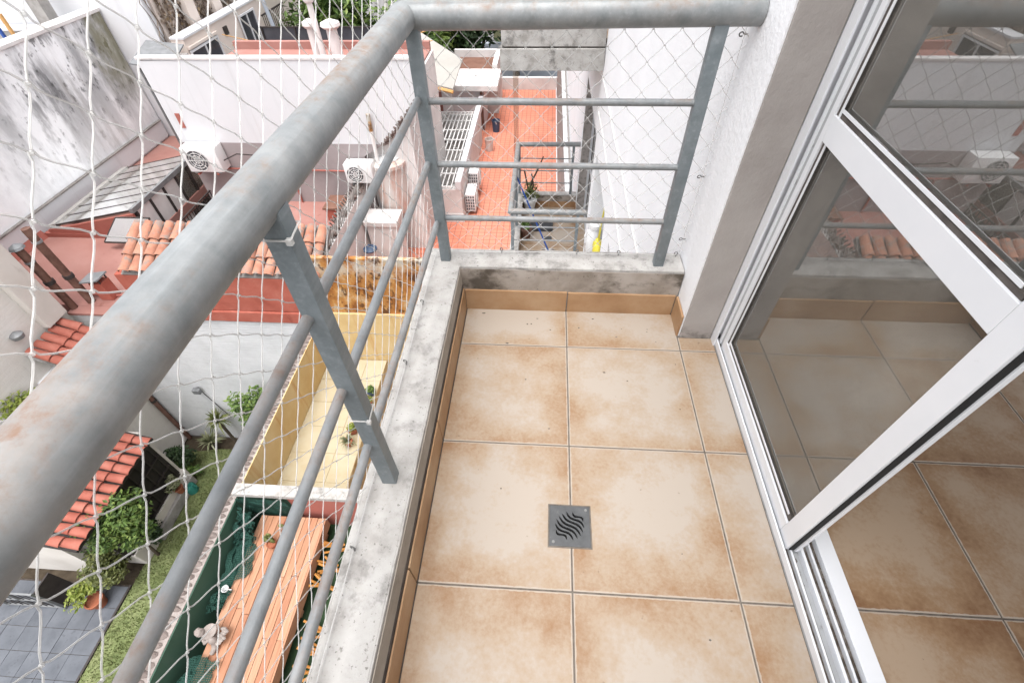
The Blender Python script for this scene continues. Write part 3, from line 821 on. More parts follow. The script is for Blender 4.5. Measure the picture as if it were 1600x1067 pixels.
MT['rust'] = nmat('rusted_sheet', [c(122, 72, 36, 0.7), c(176, 116, 58, 0.7), c(196, 142, 78, 0.7), c(206, 190, 160, 0.75)], 4.0, (1, 1, 0.6), rough=0.85, bump=0.6, bscale=26, bdist=0.012, lo=0.32, hi=0.68,
    layers=[(c(200, 196, 184, 0.75), 2.0, (1, 1, 1), 0.42, 0.58, 0.9, (2, -3.72, -3.25)), (c(84, 48, 28, 0.6), 9, (1, 1, 0.6), 0.52, 0.62, 0.85), (c(226, 176, 104, 0.7), 9, (1, 1, 1), 0.58, 0.7, 0.6)])
MT['yellow'] = nmat('yellow_paint', [c(224, 190, 130, 0.64), c(234, 204, 148, 0.64), c(240, 216, 166, 0.64)], 1.6, rough=0.85, bump=0.2, bscale=18,
    layers=[(c(196, 138, 64, 0.7), 1.5, (3.2, 3.2, 0.18), 0.54, 0.72, 0.65), (c(150, 100, 50, 0.6), 6, (2.5, 2.5, 0.2), 0.66, 0.76, 0.6)])
MT['cream'] = nmat('cream_floor_paint', [c(232, 210, 166, 0.44), c(242, 226, 190, 0.44), c(246, 234, 204, 0.44)], 2.2, rough=0.85, bump=0.2, bscale=16,
    layers=[(c(170, 140, 96, H), 3, (1, 1, 1), 0.62, 0.75, 0.55)])
MT['green_paint'] = nmat('dark_green_paint', [c(58, 90, 74, 0.75), c(72, 104, 88, 0.75)], 1.4, rough=0.7, bump=0.2,
    layers=[(c(90, 112, 100, 0.7), 2.4, (1, 1, 0.3), 0.6, 0.8, 0.5), (c(40, 60, 50, 0.7), 3, (1, 1, 0.3), 0.6, 0.75, 0.5)])
MT['green_turf'] = nmat('artificial_turf', [c(42, 66, 40, 0.5), c(64, 90, 58, 0.5)], 5, rough=0.95, bump=0.8, bscale=60, bdist=0.01)
MT['brown_floor'] = nmat('brown_clay_floor', [c(140, 100, 84, 0.5), c(168, 126, 108, 0.5)], 3, rough=0.9, bump=0.3)
MT['coping_stone'] = nmat('brown_grey_stone', [c(118, 104, 98, 0.5), c(150, 136, 130, 0.5), c(176, 162, 155, 0.5)], 6, rough=0.95, bump=0.5, co='O')
MT['lime_mortar'] = nmat('pale_lime_mortar', [c(172, 158, 152, 0.5), c(206, 195, 189, 0.5)], 9, rough=0.95, bump=0.7, bscale=30, bdist=0.015)
def wood_mat(name, cols):
    s = Mat(name, 0.6, 0.35)
    rc = s.coord('O')
    n1 = s.noise(rc, 7, 6, (6, 0.5, 6))
    n2 = s.noise(rc, 4, 3, (1, 1, 1))
    a = s.math('ADD', s.math('MULTIPLY', n1, 0.7), s.math('MULTIPLY', s.n('ShaderNodeObjectInfo').outputs['Random'], 0.35))
    col = s.ramp(a, [(0.25 + 0.6 * i / (len(cols) - 1), k) for i, k in enumerate(cols)])
    col = s.mix(s.math('MULTIPLY', s.smooth(s.noise(rc, 5, 3, (2, 0.8, 1)), 0.68, 0.76), 0.7), col, c(120, 66, 40, 0.55))
    s.color(col)
    s.bump(n1, 0.15, 0.004)
    return s.m
MT['deck'] = wood_mat('stained_deck_wood', [c(176, 116, 84, 0.6), c(204, 148, 114, 0.6), c(224, 178, 148, 0.6)])
MT['bamboo'] = nmat('cut_bamboo', [c(190, 126, 58, 0.65), c(214, 152, 80, 0.65)], 8, rough=0.5, bump=0.1, co='O')
MT['concrete'] = nmat('rough_grey_concrete', [c(150, 146, 142, 0.65), c(186, 182, 178, 0.65), c(200, 197, 194, 0.65)], 3, rough=0.95, bump=0.5, bscale=40,
    layers=[(c(110, 104, 98, 0.6), 6, (1, 1, 0.4), 0.55, 0.75, 0.6)])
MT['terrace'] = nmat('orange_quarry_tile', [c(232, 138, 110, 0.66), c(244, 158, 130, 0.66), c(246, 172, 146, 0.66)], 0.5, rough=0.75, bump=0.1,
    layers=[(c(196, 132, 110, H), 1.1, (1, 1, 1), 0.58, 0.75, 0.6), (c(170, 104, 84, H), 7, (1, 1, 1), 0.62, 0.75, 0.4)],
    brick=('xy', 0.165, 0.165, 0.0075, c(172, 112, 98, 0.5), 0.4, 0.0, 0.10))
MT['grey_wall'] = nmat('grey_painted_wall', [c(160, 154, 150, 0.72), c(180, 174, 170, 0.72)], 1.4, rough=0.9, bump=0.3,
    layers=[(c(140, 134, 130, 0.7), 2, (1, 1, 0.3), 0.58, 0.8, 0.5)])
MT['white_metal'] = nmat('white_painted_steel', [c(232, 230, 228, 0.78), c(242, 240, 238, 0.78)], 6, rough=0.5, bump=0)
MT['white_plastic'] = nmat('white_casing', [c(236, 236, 236, 0.78), c(244, 244, 244, 0.78)], 2, rough=0.45, spec=0.45, bump=0.03,
    layers=[(c(200, 196, 190, 0.7), 6, (1, 1, 0.4), 0.6, 0.8, 0.4)])
MT['fan_dark'] = nmat('dark_fan', [c(92, 92, 96, 0.6), c(120, 120, 124, 0.6)], 10, rough=0.6, bump=0)
MT['dark_metal'] = nmat('dark_brown_metal', [c(58, 52, 50, 0.6), c(80, 72, 70, 0.6)], 8, rough=0.6, bump=0.05)
MT['grey_metal'] = nmat('grey_metal', [c(130, 132, 134, 0.7), c(158, 160, 162, 0.7)], 6, rough=0.5, spec=0.5, metal=0.3, bump=0.05)
MT['flue_brown'] = nmat('brown_flue', [c(96, 68, 58, 0.7), c(124, 90, 78, 0.7), c(140, 110, 98, 0.7)], 5, rough=0.8, bump=0.3)
MT['tank'] = nmat('pinkish_tank', [c(214, 206, 200, 0.76), c(226, 220, 216, 0.76)], 2, rough=0.85, bump=0.2,
    layers=[(c(206, 150, 128, 0.75), 1.2, (1, 1, 0.3), 0.42, 0.56, 0.8)])
MT['dark_glass'] = nmat('dark_window', [c(78, 78, 86, 0.6), c(98, 98, 106, 0.6)], 3, rough=0.15, spec=0.6, bump=0)
MT['interior_shade'] = nmat('painted_interior_shade', [(0.02, 0.018, 0.016, 1), (0.04, 0.035, 0.03, 1)], 4, rough=0.9, bump=0)  # near-black colour stands in for shade inside the veranda
MT['paving'] = nmat('blue_grey_paving', [c(108, 112, 120, 0.5), c(136, 140, 148, 0.5)], 3, rough=0.85, bump=0.3, co='O',
    layers=[(c(88, 90, 98, 0.5), 12, (1, 1, 1), 0.55, 0.7, 0.5)])
MT['bg_beige'] = nmat('pale_beige_stucco', [c(228, 214, 204, 0.78), c(238, 226, 217, 0.78)], 0.8, rough=0.9, bump=0.2)
MT['bg_blue'] = nmat('blue_grey_wall', [c(170, 178, 190, 0.72), c(184, 192, 202, 0.72)], 0.8, rough=0.9, bump=0.1)
MT['shed'] = nmat('pale_grey_sheet', [c(196, 192, 184, 0.5), c(214, 210, 203, 0.5)], 1.0, rough=0.7, bump=0.1)
MT['orange_edge'] = nmat('orange_timber', [c(214, 160, 96, 0.7), c(228, 178, 116, 0.7)], 3, rough=0.8)
MT['terracotta'] = nmat('terracotta_pot', [c(170, 98, 70, 0.6), c(196, 124, 94, 0.6)], 5, rough=0.85, bump=0.2)
MT['statue'] = nmat('pale_cast_stone', [c(188, 174, 166, 0.42), c(216, 204, 196, 0.42)], 14, rough=0.9, bump=0.4)
MT['blue'] = nmat('blue_plastic', [c(46, 84, 160, 0.7), c(60, 98, 176, 0.7)], 5, rough=0.4, bump=0)
MT['teal'] = nmat('teal_plastic', [c(46, 124, 112, 0.7), c(64, 142, 128, 0.7)], 5, rough=0.4, bump=0)
MT['bucket_blue'] = nmat('navy_bucket', [c(58, 78, 106, 0.7), c(76, 96, 124, 0.7)], 4, rough=0.45, bump=0,
    layers=[(c(220, 220, 220, 0.7), 9, (1, 1, 1), 0.62, 0.66, 0.8)])
MT['yellow_bag'] = nmat('yellow_plastic', [c(224, 208, 60, 0.75), c(240, 226, 96, 0.75)], 8, rough=0.4, bump=0.2)
MT['black_tray'] = nmat('black_tray', [c(60, 62, 66, 0.6), c(84, 86, 90, 0.6)], 8, rough=0.5, bump=0)
def mesh_cloth(name, colr, cell):
    s = Mat(name, 0.8, 0.2)
    s.color(colr)
    co = s.coord('o')
    a = s.math('FRACT', s.math('MULTIPLY', s.axis(co, 0), 1 / cell)); b = s.math('FRACT', s.math('MULTIPLY', s.axis(co, 1), 1 / cell))
    d = s.math('FRACT', s.math('MULTIPLY', s.axis(co, 2), 1 / cell))
    hole = s.math('MULTIPLY', s.math('MULTIPLY', s.math('GREATER_THAN', a, 0.42), s.math('GREATER_THAN', b, 0.42)), 1.0)
    al = s.math('SUBTRACT', 1.0, s.math('MULTIPLY', hole, 0.75))
    s.l(al, s.bsdf.inputs['Alpha'])
    return s.m
MT['shade_net'] = mesh_cloth('green_shade_net', c(46, 84, 74, 0.6), 0.022)
MT['strip'] = glass_mat('translucent_pvc', 1.3, (0.80, 0.76, 0.72, 1), 0.3)

# ---- ground and garden
struct(MB().box(-120, 120, -90, 150, GZ - 0.2, GZ - 0.06).build('ground', 'ground'))
def sheet(name, pts, z, mat, th=0.05):
    return struct(MB().prism([(x, y, z - th) for x, y in pts], (0, 0, th)).build(name, mat))
lawn_poly = [(-8.3, -1.5), (-8.28, 4.0), (-8.45, 4.45), (-8.9, 4.6), (-8.9, 5.0), (-8.0, 5.15), (-4.5, 5.2), (-4.5, -1.5)]
sheet('lawn', lawn_poly, GZ, 'lawn')
sheet('planting_bed', [(-9.0, -0.5), (-8.3, -0.5), (-8.3, 2.0), (-9.0, 2.0)], GZ - 0.02, 'soil', 0.03)
sheet('garden_soil', [(-12, 1.9), (-4.5, 1.9), (-4.5, 5.5), (-12, 5.5)], GZ - 0.052, 'soil', 0.006)
gr = MB()
def inside(x, y):
    k = False; n = len(lawn_poly)
    for i in range(n):
        (xa, ya), (xb, yb) = lawn_poly[i], lawn_poly[i - 1]
        if (ya > y) != (yb > y) and x < (xb - xa) * (y - ya) / (yb - ya) + xa: k = not k
    return k
vs, fs = [], []
while len(fs) < 26000:
    x, y = random.uniform(-8.9, -5.2), random.uniform(-0.6, 5.2)
    if not inside(x, y): continue
    if noise.noise(Vector((x * 1.3, y * 1.3, 0))) < -0.35 and random.random() < 0.6: continue
    a = random.uniform(0, 6.28); h = random.uniform(0.025, 0.07); w = random.uniform(0.006, 0.011); le = random.uniform(0, 0.05)
    dx, dy_ = math.cos(a) * w, math.sin(a) * w; b_ = random.uniform(0, 6.28)
    o = len(vs)
    vs += [(x - dx, y - dy_, GZ), (x + dx, y + dy_, GZ), (x + le * math.cos(b_), y + le * math.sin(b_), GZ + h)]
    fs.append((o, o + 1, o + 2))
gr.v = [Vector(v) for v in vs]; gr.f = fs
go = stuff(gr.build('grass', 'grass')); go['label'] = 'short mown grass of the small garden'; go['category'] = 'grass'
pv = struct(MB().box(-12, -8.34, -1.5, 1.98, GZ - 0.05, GZ - 0.012).build('paved_yard', 'grout_dark'))
psm = smesh(MB().box(-0.197, 0.197, -0.197, 0.197, -0.012, 0.0), 'paving_slab', 'paving', bevel=0.006)
for i in range(9):
    for j in range(8):
        inst('paving_slab', psm, pv, (-8.56 - i * 0.4, 1.75 - j * 0.4, GZ + random.uniform(-0.003, 0.002)))
MB().box(-8.34, -8.30, -1.5, 1.98, GZ - 0.05, GZ + 0.03).build('edging', 'dark_metal', pv)

# ---- plants
def foliage(cen, rad, n, size, clumps=7, seed=0, flat=0.0):
    rnd = random.Random(seed)
    b = MB(); cen = Vector(cen)
    cl = []
    for k in range(clumps):
        d = Vector((rnd.gauss(0, 1), rnd.gauss(0, 1), rnd.gauss(0, 1))).normalized() * rnd.uniform(0.25, 0.72)
        cl.append((Vector((d.x * rad[0], d.y * rad[1], d.z * rad[2])), rnd.uniform(0.34, 0.6)))
    for k in range(n):
        o, f = rnd.choice(cl)
        d = Vector((rnd.gauss(0, 1), rnd.gauss(0, 1), rnd.gauss(0, 1))).normalized() * (rnd.random() ** 0.4) * f
        p = cen + o + Vector((d.x * rad[0], d.y * rad[1], d.z * rad[2]))
        u = Vector((rnd.gauss(0, 1), rnd.gauss(0, 1), rnd.gauss(0, 0.5))).normalized()
        nrm = (Vector((rnd.gauss(0, 0.6), rnd.gauss(0, 0.6), 1.0)) + d).normalized()
        u = (u - nrm * u.dot(nrm)).normalized(); w = nrm.cross(u)
        s_ = size * rnd.uniform(0.6, 1.3)
        q = len(b.v)
        b.v += [p - u * s_, p + w * s_ * 0.42 + nrm * s_ * 0.12, p + u * s_, p - w * s_ * 0.42 + nrm * s_ * 0.12]
        b.f.append((q, q + 1, q + 2, q + 3))
    return b, [cen + o for o, f in cl]
def plant(name, base, cen, rad, n, size, mat, label, cat='shrub', group=None, trunk=0.02, clumps=7, seed=1, crown='crown'):
    t = thing(name, base, label, cat, group)
    b, cl = foliage(cen, rad, n, size, clumps, seed)
    b.build(crown, mat, t)
    tb = MB(); base = Vector(base)
    mid = base.lerp(Vector(cen), 0.55)
    tb.tube([base, mid], trunk, 7, True, [1, 0.75])
    for q in cl:
        tb.tube([mid, mid.lerp(q, 0.6) + Vector((0, 0, 0.02)), q], trunk * 0.6, 5, True, [1, 0.7, 0.3])
    tb.build('trunk', 'bark', t)
    return t
def pot(t, cen, r, h, mat='terracotta'):
    x, y, z = cen
    return MB().lathe((x, y, z), [(r * 0.68, 0), (r * 0.9, h * 0.75), (r * 1.04, h * 0.76), (r * 1.06, h), (r * 0.9, h), (r * 0.86, h * 0.85), (0.001, h * 0.84)], 18).build('pot', mat, t, smooth=True)
def spiky(t, cen, n, ln, mat, droop=0.5, w=0.012, seed=3, name='leaf_rosette'):
    rnd = random.Random(seed); b = MB(); cen = Vector(cen)
    for k in range(n):
        a = rnd.uniform(0, 6.283); el = rnd.uniform(0.2, 1.35); L = ln * rnd.uniform(0.7, 1.1)
        d = Vector((math.cos(a) * math.cos(el), math.sin(a) * math.cos(el), math.sin(el)))
        s_ = Vector((-math.sin(a), math.cos(a), 0)) * w
        p = [cen, cen + d * L * 0.5 + Vector((0, 0, 0.0)), cen + d * L - Vector((0, 0, droop * L * (1 - el / 1.6)))]
        q = len(b.v)
        b.v += [p[0] - s_ * 0.5, p[0] + s_ * 0.5, p[1] + s_, p[1] - s_, p[2]]
        b.f += [(q, q + 1, q + 2, q + 3), (q + 3, q + 2, q + 4)]
    return b.build(name, mat, t)
GS = 'shrubs in the small garden'
plant('garden_shrub', (-8.1, 2.6, GZ), (-7.88, 2.65, -7.3), (0.5, 0.66, 0.8), 2800, 0.05, 'leaf_green', 'tall bright green shrub growing over the red veranda roof', 'shrub', GS, 0.035, 9, 5)
plant('garden_shrub', (-8.5, 2.25, GZ), (-8.5, 2.2, -8.45), (0.55, 0.5, 0.5), 1700, 0.045, 'leaf_olive', 'dusty olive shrub behind the round terracotta pot', 'shrub', GS, 0.03, 8, 6)
plant('garden_shrub', (-8.3, 2.95, GZ), (-8.22, 2.95, -8.55), (0.33, 0.33, 0.4), 900, 0.045, 'leaf_dark', 'low dark shrub at the lawn edge by the low wall', 'shrub', GS, 0.02, 6, 7)
plant('garden_shrub', (-8.62, 4.75, GZ), (-8.55, 4.62, -8.5), (0.42, 0.36, 0.5), 900, 0.05, 'leaf_dark', 'dark leafy plant beside the corner of the beige wall', 'shrub', GS, 0.02, 6, 8)
plant('garden_shrub', (-8.35, 4.45, GZ), (-8.3, 4.42, -8.75), (0.3, 0.26, 0.26), 500, 0.05, 'leaf_green', 'small green bush in the blue pot by the lawn', 'shrub', GS, 0.02, 5, 9)
plant('garden_tree', (-5.9, 5.1, GZ), (-6.05, 5.02, -6.85), (0.5, 0.35, 0.75), 1500, 0.06, 'leaf_green', 'small green tree against the white brick wall', 'tree', None, 0.045, 8, 10)
pt = thing('potted_plant', (-8.72, 1.62, GZ), 'leafy green plant in a round terracotta pot on the paving', 'plant', 'potted plants')
pot(pt, (-8.72, 1.62, GZ), 0.16, 0.26)
b, _ = foliage((-8.82, 1.72, -8.56), (0.34, 0.3, 0.24), 620, 0.05, 7, 12); b.build('foliage', 'leaf_lime', pt)
pa = thing('palm_plant', (-8.1, 5.3, GZ), 'pale spiky rosette plant under the white brick wall', 'plant')
spiky(pa, (-8.15, 5.2, -8.75), 60, 0.42, 'leaf_pale', 0.5, 0.022, 4); MB().cyl((-8.15, 5.2, GZ), (-8.15, 5.2, -8.75), 0.05, 8).build('stem', 'bark', pa)
pa = thing('palm_plant', (-7.5, 5.25, GZ), 'tall olive palm with drooping fan against white brick', 'plant')
spiky(pa, (-7.45, 5.2, -7.75), 70, 0.42, 'leaf_olive', 0.7, 0.022, 5); MB().tube([(-7.5, 5.25, GZ), (-7.48, 5.22, -8.4), (-7.45, 5.2, -7.75)], 0.035, 8).build('stem', 'bark', pa)
wc = thing('watering_can', (-8.1, 4.05, GZ), 'teal watering can standing on the lawn', 'watering can')
MB().lathe((-8.1, 4.05, GZ), [(0.12, 0), (0.12, 0.2), (0.09, 0.25), (0.08, 0.25)], 14).build('body', 'teal', wc, smooth=True)
MB().tube([(-8.2, 4.0, GZ + 0.06), (-8.32, 3.96, GZ + 0.2), (-8.37, 3.94, GZ + 0.28)], 0.025, 8, True, [1, 0.7, 0.9]).build('spout', 'teal', wc)
MB().tube([(-8.0, 4.05, GZ + 0.05), (-7.93, 4.07, GZ + 0.2), (-8.0, 4.06, GZ + 0.31), (-8.1, 4.05, GZ + 0.3)], 0.012, 6).build('handle', 'teal', wc)

# ---- barrel tile helper
def barrel_mesh(name, mat, r0=0.092, r1=0.074, L=0.36):
    b = MB(); n = 6; th = 0.014
    vs = []
    for (y, r) in ((0, r1), (L, r0)):
        for rr in (r, r - th):
            for k in range(n + 1):
                a = math.pi * k / n
                vs.append((rr * math.cos(a), y, rr * math.sin(a) * 0.8 + (0.02 if y == 0 else 0.035)))
    w = n + 1; fs = []
    for k in range(n):
        fs += [(k, k + 1, 2 * w + k + 1, 2 * w + k), (w + k + 1, w + k, 3 * w + k, 3 * w + k + 1), (2 * w + k, 2 * w + k + 1, 3 * w + k + 1, 3 * w + k)]
    fs += [(0, 2 * w, 3 * w, w), (n, w + n, 3 * w + n, 2 * w + n)]
    b.add(vs, fs)
    return smesh(b, name, mat, smooth=True)
bt_new = barrel_mesh('roof_tile_new', 'tile_roof'); bt_old = barrel_mesh('roof_tile_old', 'tile_old')
def tile_field(parent, me, top, across, down, ncol, nrow, pitch=0.2, step=0.29, skip=None):
    across = Vector(across).normalized(); down = Vector(down).normalized(); nrm = across.cross(down)
    if nrm.z < 0: nrm = -nrm; 
    x = down.cross(nrm)
    for i in range(ncol):
        for j in range(nrow):
            if skip and skip(i, j): continue
            p = Vector(top) + across * (pitch * (i + 0.5)) + down * (step * j) + nrm * (0.012 + random.uniform(0, 0.006))
            tl = rotcols(x, down, nrm) @ Matrix.Rotation(R(random.uniform(-2, 2)), 3, 'Z') @ Matrix.Rotation(R(3), 3, 'X')
            inst('roof_tile', me, parent, p, tl)

# ---- beige brick house with veranda (left)
bh = thing('beige_house', (-9.6, 3, GZ), 'tall beige painted brick house above the garden on the left', 'house')
MB().box(-9.8, -9.0, 2.32, 5.498, GZ, 0.6).build('side_wall', 'beige_brick', bh)
MB().box(-12.5, -9.8, 2.3, 5.498, GZ, 0.6).build('rear_wall', 'beige_render', bh)
MB().box(-12.5, -8.95, 2.18, 2.298, GZ, -6.9).build('front_wall', 'beige_render', bh)
MB().box(-8.999, -8.86, 4.98, 5.42, -4.5, 0.6).build('chimney_breast', 'beige_render', bh, bevel=0.01)
MB().box(-8.999, -8.90, 4.2, 4.86, -5.24, -5.12).build('lintel', 'white_wall', bh)
aw = thing('tiled_awning', (-8.8, 4.9, -5.0), 'small red clay tile awning high on the beige brick wall', 'awning')
MB().prism([(-8.998, 4.42, -4.62), (-8.53, 4.42, -4.92), (-8.53, 4.42, -4.97), (-8.998, 4.42, -4.67)], (0, 0.9, 0)).build('board', 'concrete', aw)
tile_field(aw, bt_new, (-8.98, 4.40, -4.60), (0, 1, 0), (0.47, 0, -0.30), 5, 2, 0.185, 0.24)
wlm = thing('wall_lamp', (-9.0, 4.55, -4.32), 'small grey bulkhead lamp on the beige brick wall', 'lamp')
MB().lathe((-8.93, 4.55, -4.32), [(0.03, 0), (0.09, 0.03), (0.1, 0.1), (0.05, 0.14)], 12).build('shade', 'grey_metal', wlm, smooth=True)
MB().box(-9.0, -8.94, 4.53, 4.57, -4.26, -4.22).build('bracket', 'dark_metal', wlm)
fbx_ = thing('flower_box', (-8.9, 3.7, -5.35), 'window box of yellow green flowers on the beige wall', 'planter')
MB().box(-8.998, -8.72, 3.2, 4.12, -5.35, -5.12).build('trough', 'concrete', fbx_, bevel=0.01)
MB().box(-8.72, -8.70, 3.2, 4.12, -5.32, -5.2).build('tile_band', 'blue', fbx_)
b, _ = foliage((-8.86, 3.66, -5.02), (0.2, 0.5, 0.16), 520, 0.045, 9, 21); b.build('foliage', 'leaf_lime', fbx_)
ver = thing('veranda', (-8.5, 3.2, GZ), 'veranda with red clay tile roof and dark window grille', 'veranda')
dn = Vector((1.12, 0, -0.52))
MB().prism([(-9.0, 1.95, -6.36), (-7.92, 1.95, -6.86), (-7.92, 1.95, -6.92), (-9.0, 1.95, -6.42)], (0, 2.25, 0)).build('roof_deck', 'dark_metal', ver)
tile_field(ver, bt_new, (-8.99, 1.95, -6.35), (0, 1, 0), dn, 11, 4, 0.2, 0.29)
MB().box(-8.3, -8.27, 2.35, 4.25, -8.5, -7.05).build('shade_panel', 'interior_shade', ver)  # solid near-black sheet painted as the shaded interior
gb2 = MB()
for k in range(9): MB().box(-8.25, -8.225, 2.45 + k * 0.21, 2.475 + k * 0.21, -8.5, -7.05).build('grille_bar', 'dark_metal', ver)
for k in range(4): MB().box(-8.257, -8.218, 2.4, 4.2, -8.48 + k * 0.42, -8.45 + k * 0.42).build('grille_bar', 'dark_metal', ver)
MB().box(-8.62, -8.2, 2.4, 4.35, GZ, -8.505).build('low_wall', 'beige_render', ver, bevel=0.02)
MB().box(-8.2, -8.12, 2.9, 4.3, GZ, -8.72).build('ledge', 'concrete', ver, bevel=0.02)
MB().box(-8.8, -8.30, 4.21, 4.33, -8.505, -6.9).build('end_wall', 'beige_render', ver)
pf = thing('potted_plant', (-8.15, 3.9, -8.72), 'pale flowering plant in front of the veranda grille', 'plant', 'potted plants')
b, _ = foliage((-8.12, 3.88, -8.3), (0.2, 0.24, 0.2), 260, 0.05, 5, 31); b.build('foliage', 'leaf_pale', pf); pot(pf, (-8.15, 3.9, -8.72), 0.1, 0.2)
# gate
gt = thing('metal_gate', (-9.95, 1.5, GZ), 'grey barred metal gate standing on the paved yard', 'gate')
for x in (-10.6, -9.95, -9.38): MB().box(x - 0.02, x + 0.02, 1.48, 1.52, GZ, -8.05).build('gate_post', 'grey_metal', gt)
for z in (-8.95, -8.5, -8.07): MB().box(-10.6, -9.38, 1.485, 1.515, z - 0.015, z + 0.015).build('gate_rail', 'grey_metal', gt)
for k in range(9): MB().box(-10.52 + k * 0.13, -10.508 + k * 0.13, 1.494, 1.506, -8.93, -8.09).build('gate_bar', 'dark_metal', gt)
MB().box(-9.39, -9.36, 1.52, 1.9, GZ, -8.1).build('side_panel', 'dark_metal', gt)

# ---- white painted brick house with red roof
wh = thing('red_roof_house', (-7, 7, GZ), 'house with white painted brick wall and flat red roof', 'house')
MB().box(-8.998, -4.425, 5.5, 5.7, GZ, -4.66).build('brick_wall', 'white_brick', wh)
MB().prism([(-7.42, 5.47, -4.40), (-7.42, 5.47, -3.62), (-4.24, 5.47, -3.62), (-4.24, 5.47, -4.40)], (0, 0.2, 0)).build('parapet', 'red_wall', wh, bevel=0.03, sub=0.2, rough=0.012)
MB().box(-7.42, -4.24, 5.44, 5.69, -4.658, -4.402).build('roof_band', 'red_wall', wh, bevel=0.02, sub=0.2, rough=0.008)
MB().box(-8.99, -7.425, 5.47, 5.688, -4.658, -4.6).build('roof_edge', 'red_roof', wh, bevel=0.01)
rf = MB()
for (x0, x1, y0, y1) in ((-11.3, -8.76, 5.69, 13.0), (-8.76, -8.16, 5.69, 7.95), (-8.76, -8.16, 10.5, 13.0), (-8.16, -4.43, 5.69, 9.5)):
    rf.box(x0, x1, y0, y1, -4.85, -4.6)
rf.build('roof', 'red_roof', wh)
MB().box(-11.29, -8.16, 5.7, 13, GZ, -6.0).build('lower_storey', 'white_dirty', wh)
MB().prism([(-11.299, 5.75, -4.6), (-11.16, 5.75, -4.6), (-11.299, 5.75, -4.35)], (0, 2.1, 0)).build('upstand', 'red_paint', wh)
MB().box(-11.2, -8.2, 7.83, 7.93, -4.599, -4.5).build('roof_kerb', 'red_paint', wh)
MB().tube([(-9.0, 5.95, -4.56), (-6.6, 5.98, -4.56)], 0.02, 8).build('roof_conduit', 'red_paint', wh)
for z in (-4.02,): MB().tube([(-8.1, 9.46, -3.75), (-4.6, 9.46, -3.78)], 0.018, 8).build('wall_conduit', 'red_paint', wh)
for x in (-7.0, -5.9): MB().tube([(x, 9.46, -3.77), (x, 9.46, -4.6)], 0.022, 8).build('wall_conduit', 'red_paint', wh)
trp = MB().prism([(-7.25, 5.46, -3.60), (-7.25, 6.35, -3.14), (-7.25, 6.35, -3.22), (-7.25, 5.5, -3.66)], (3.5, 0, 0)).build('tile_slope', 'mortar_grey', wh)
tile_field(wh, bt_old, (-7.25, 6.32, -3.14), (1, 0, 0), (0, -0.88, -0.46), 18, 3, 0.195, 0.30)
MB().box(-7.75, -7.5, 6.0, 6.4, -4.0, -3.86).build('vent_hood', 'white_wall', wh, bevel=0.01)
# flues and vent on the red roof
for (x, y, zt, lab, cap) in ((-8.72, 5.8, -2.95, 'taller brown flue pipe strapped beside the beige wall', False), (-8.95, 5.62, -3.25, 'shorter brown flue pipe with tin cowl by the beige wall', True)):
    t = thing('flue_pipe', (x, y, -4.6), lab, 'flue', 'brown flue pipes')
    MB().tube([(x, y, -4.66), (x, y, zt)], 0.068, 14).build('pipe', 'flue_brown', t, smooth=True)
    MB().tube([(x, y, -4.0), (x, y, -3.93)], 0.085, 14).build('collar', 'dark_metal', t)
    MB().tube([(x, y, zt - 0.28), (x, y, zt - 0.24)], 0.078, 14).build('collar', 'grey_metal', t)
    if cap: MB().lathe((x, y, zt + 0.02), [(0.12, 0), (0.10, 0.04), (0.01, 0.09)], 12).build('cowl', 'grey_metal', t)
t = thing('roof_vent', (-8.42, 5.95, -4.6), 'small red masonry vent with a tilted grey sheet cap', 'vent')
MB().box(-8.55, -8.3, 5.85, 6.07, -4.599, -4.2).build('stack', 'red_wall', t, bevel=0.01)
MB().obox((-8.47, 5.95, -4.12), (0.19, 0, 0.03), (0, 0.15, 0), (-0.003, 0, 0.012)).build('cap', 'grey_metal', t)
for (px, py) in ((-8.53, 5.87), (-8.32, 5.87), (-8.53, 6.05), (-8.32, 6.05)): MB().box(px - 0.01, px + 0.01, py - 0.01, py + 0.01, -4.2, -4.12).build('leg', 'dark_metal', t)
# glass lantern (lean-to against the stained wall)
sk = thing('roof_lantern', (-9.9, 9.2, -4.6), 'grey framed glass roof lantern leaning on the stained white wall', 'skylight')
xe, ze, xw, zw, ya, yb = -8.8, -3.91, -11.0, -4.36, 7.9, 10.5
def sp(f, y, up=0.0): return Vector((xe + (xw - xe) * f, y, ze + (zw - ze) * f + up))
npn = 7
for k in range(npn):
    y0 = ya + (yb - ya) * k / npn; y1 = ya + (yb - ya) * (k + 1) / npn
    MB().prism([sp(0, y0 + 0.02), sp(1, y0 + 0.02), sp(1, y1 - 0.02), sp(0, y1 - 0.02)], (0, 0, 0.008)).build('roof_pane', 'glass_roof', sk)
for k in range(npn + 1):
    y0 = ya + (yb - ya) * k / npn
    MB().prism([sp(0, y0 - 0.011, -0.02), sp(1, y0 - 0.011, -0.02), sp(1, y0 + 0.011, -0.02), sp(0, y0 + 0.011, -0.02)], (0, 0, 0.035)).build('glazing_bar', 'dark_metal', sk)
MB().prism([sp(-0.02, ya - 0.03, -0.06), sp(0.025, ya - 0.03, -0.06), sp(0.025, yb + 0.03, -0.06), sp(-0.02, yb + 0.03, -0.06)], (0, 0, 0.10)).build('eave_bar', 'grey_metal', sk)
MB().prism([sp(0.92, ya - 0.03, -0.06), sp(1.0, ya - 0.03, -0.06), sp(1.0, yb + 0.03, -0.06), sp(0.92, yb + 0.03, -0.06)], (0, 0, 0.10)).build('wall_gutter', 'concrete', sk)
MB().prism([(-11.05, 7.84, -4.5), (-8.8, 7.84, -4.5), (-8.8, 7.84, -3.97), (-11.05, 7.84, -4.42)], (0, 0.05, 0)).build('end_wall', 'red_paint', sk)
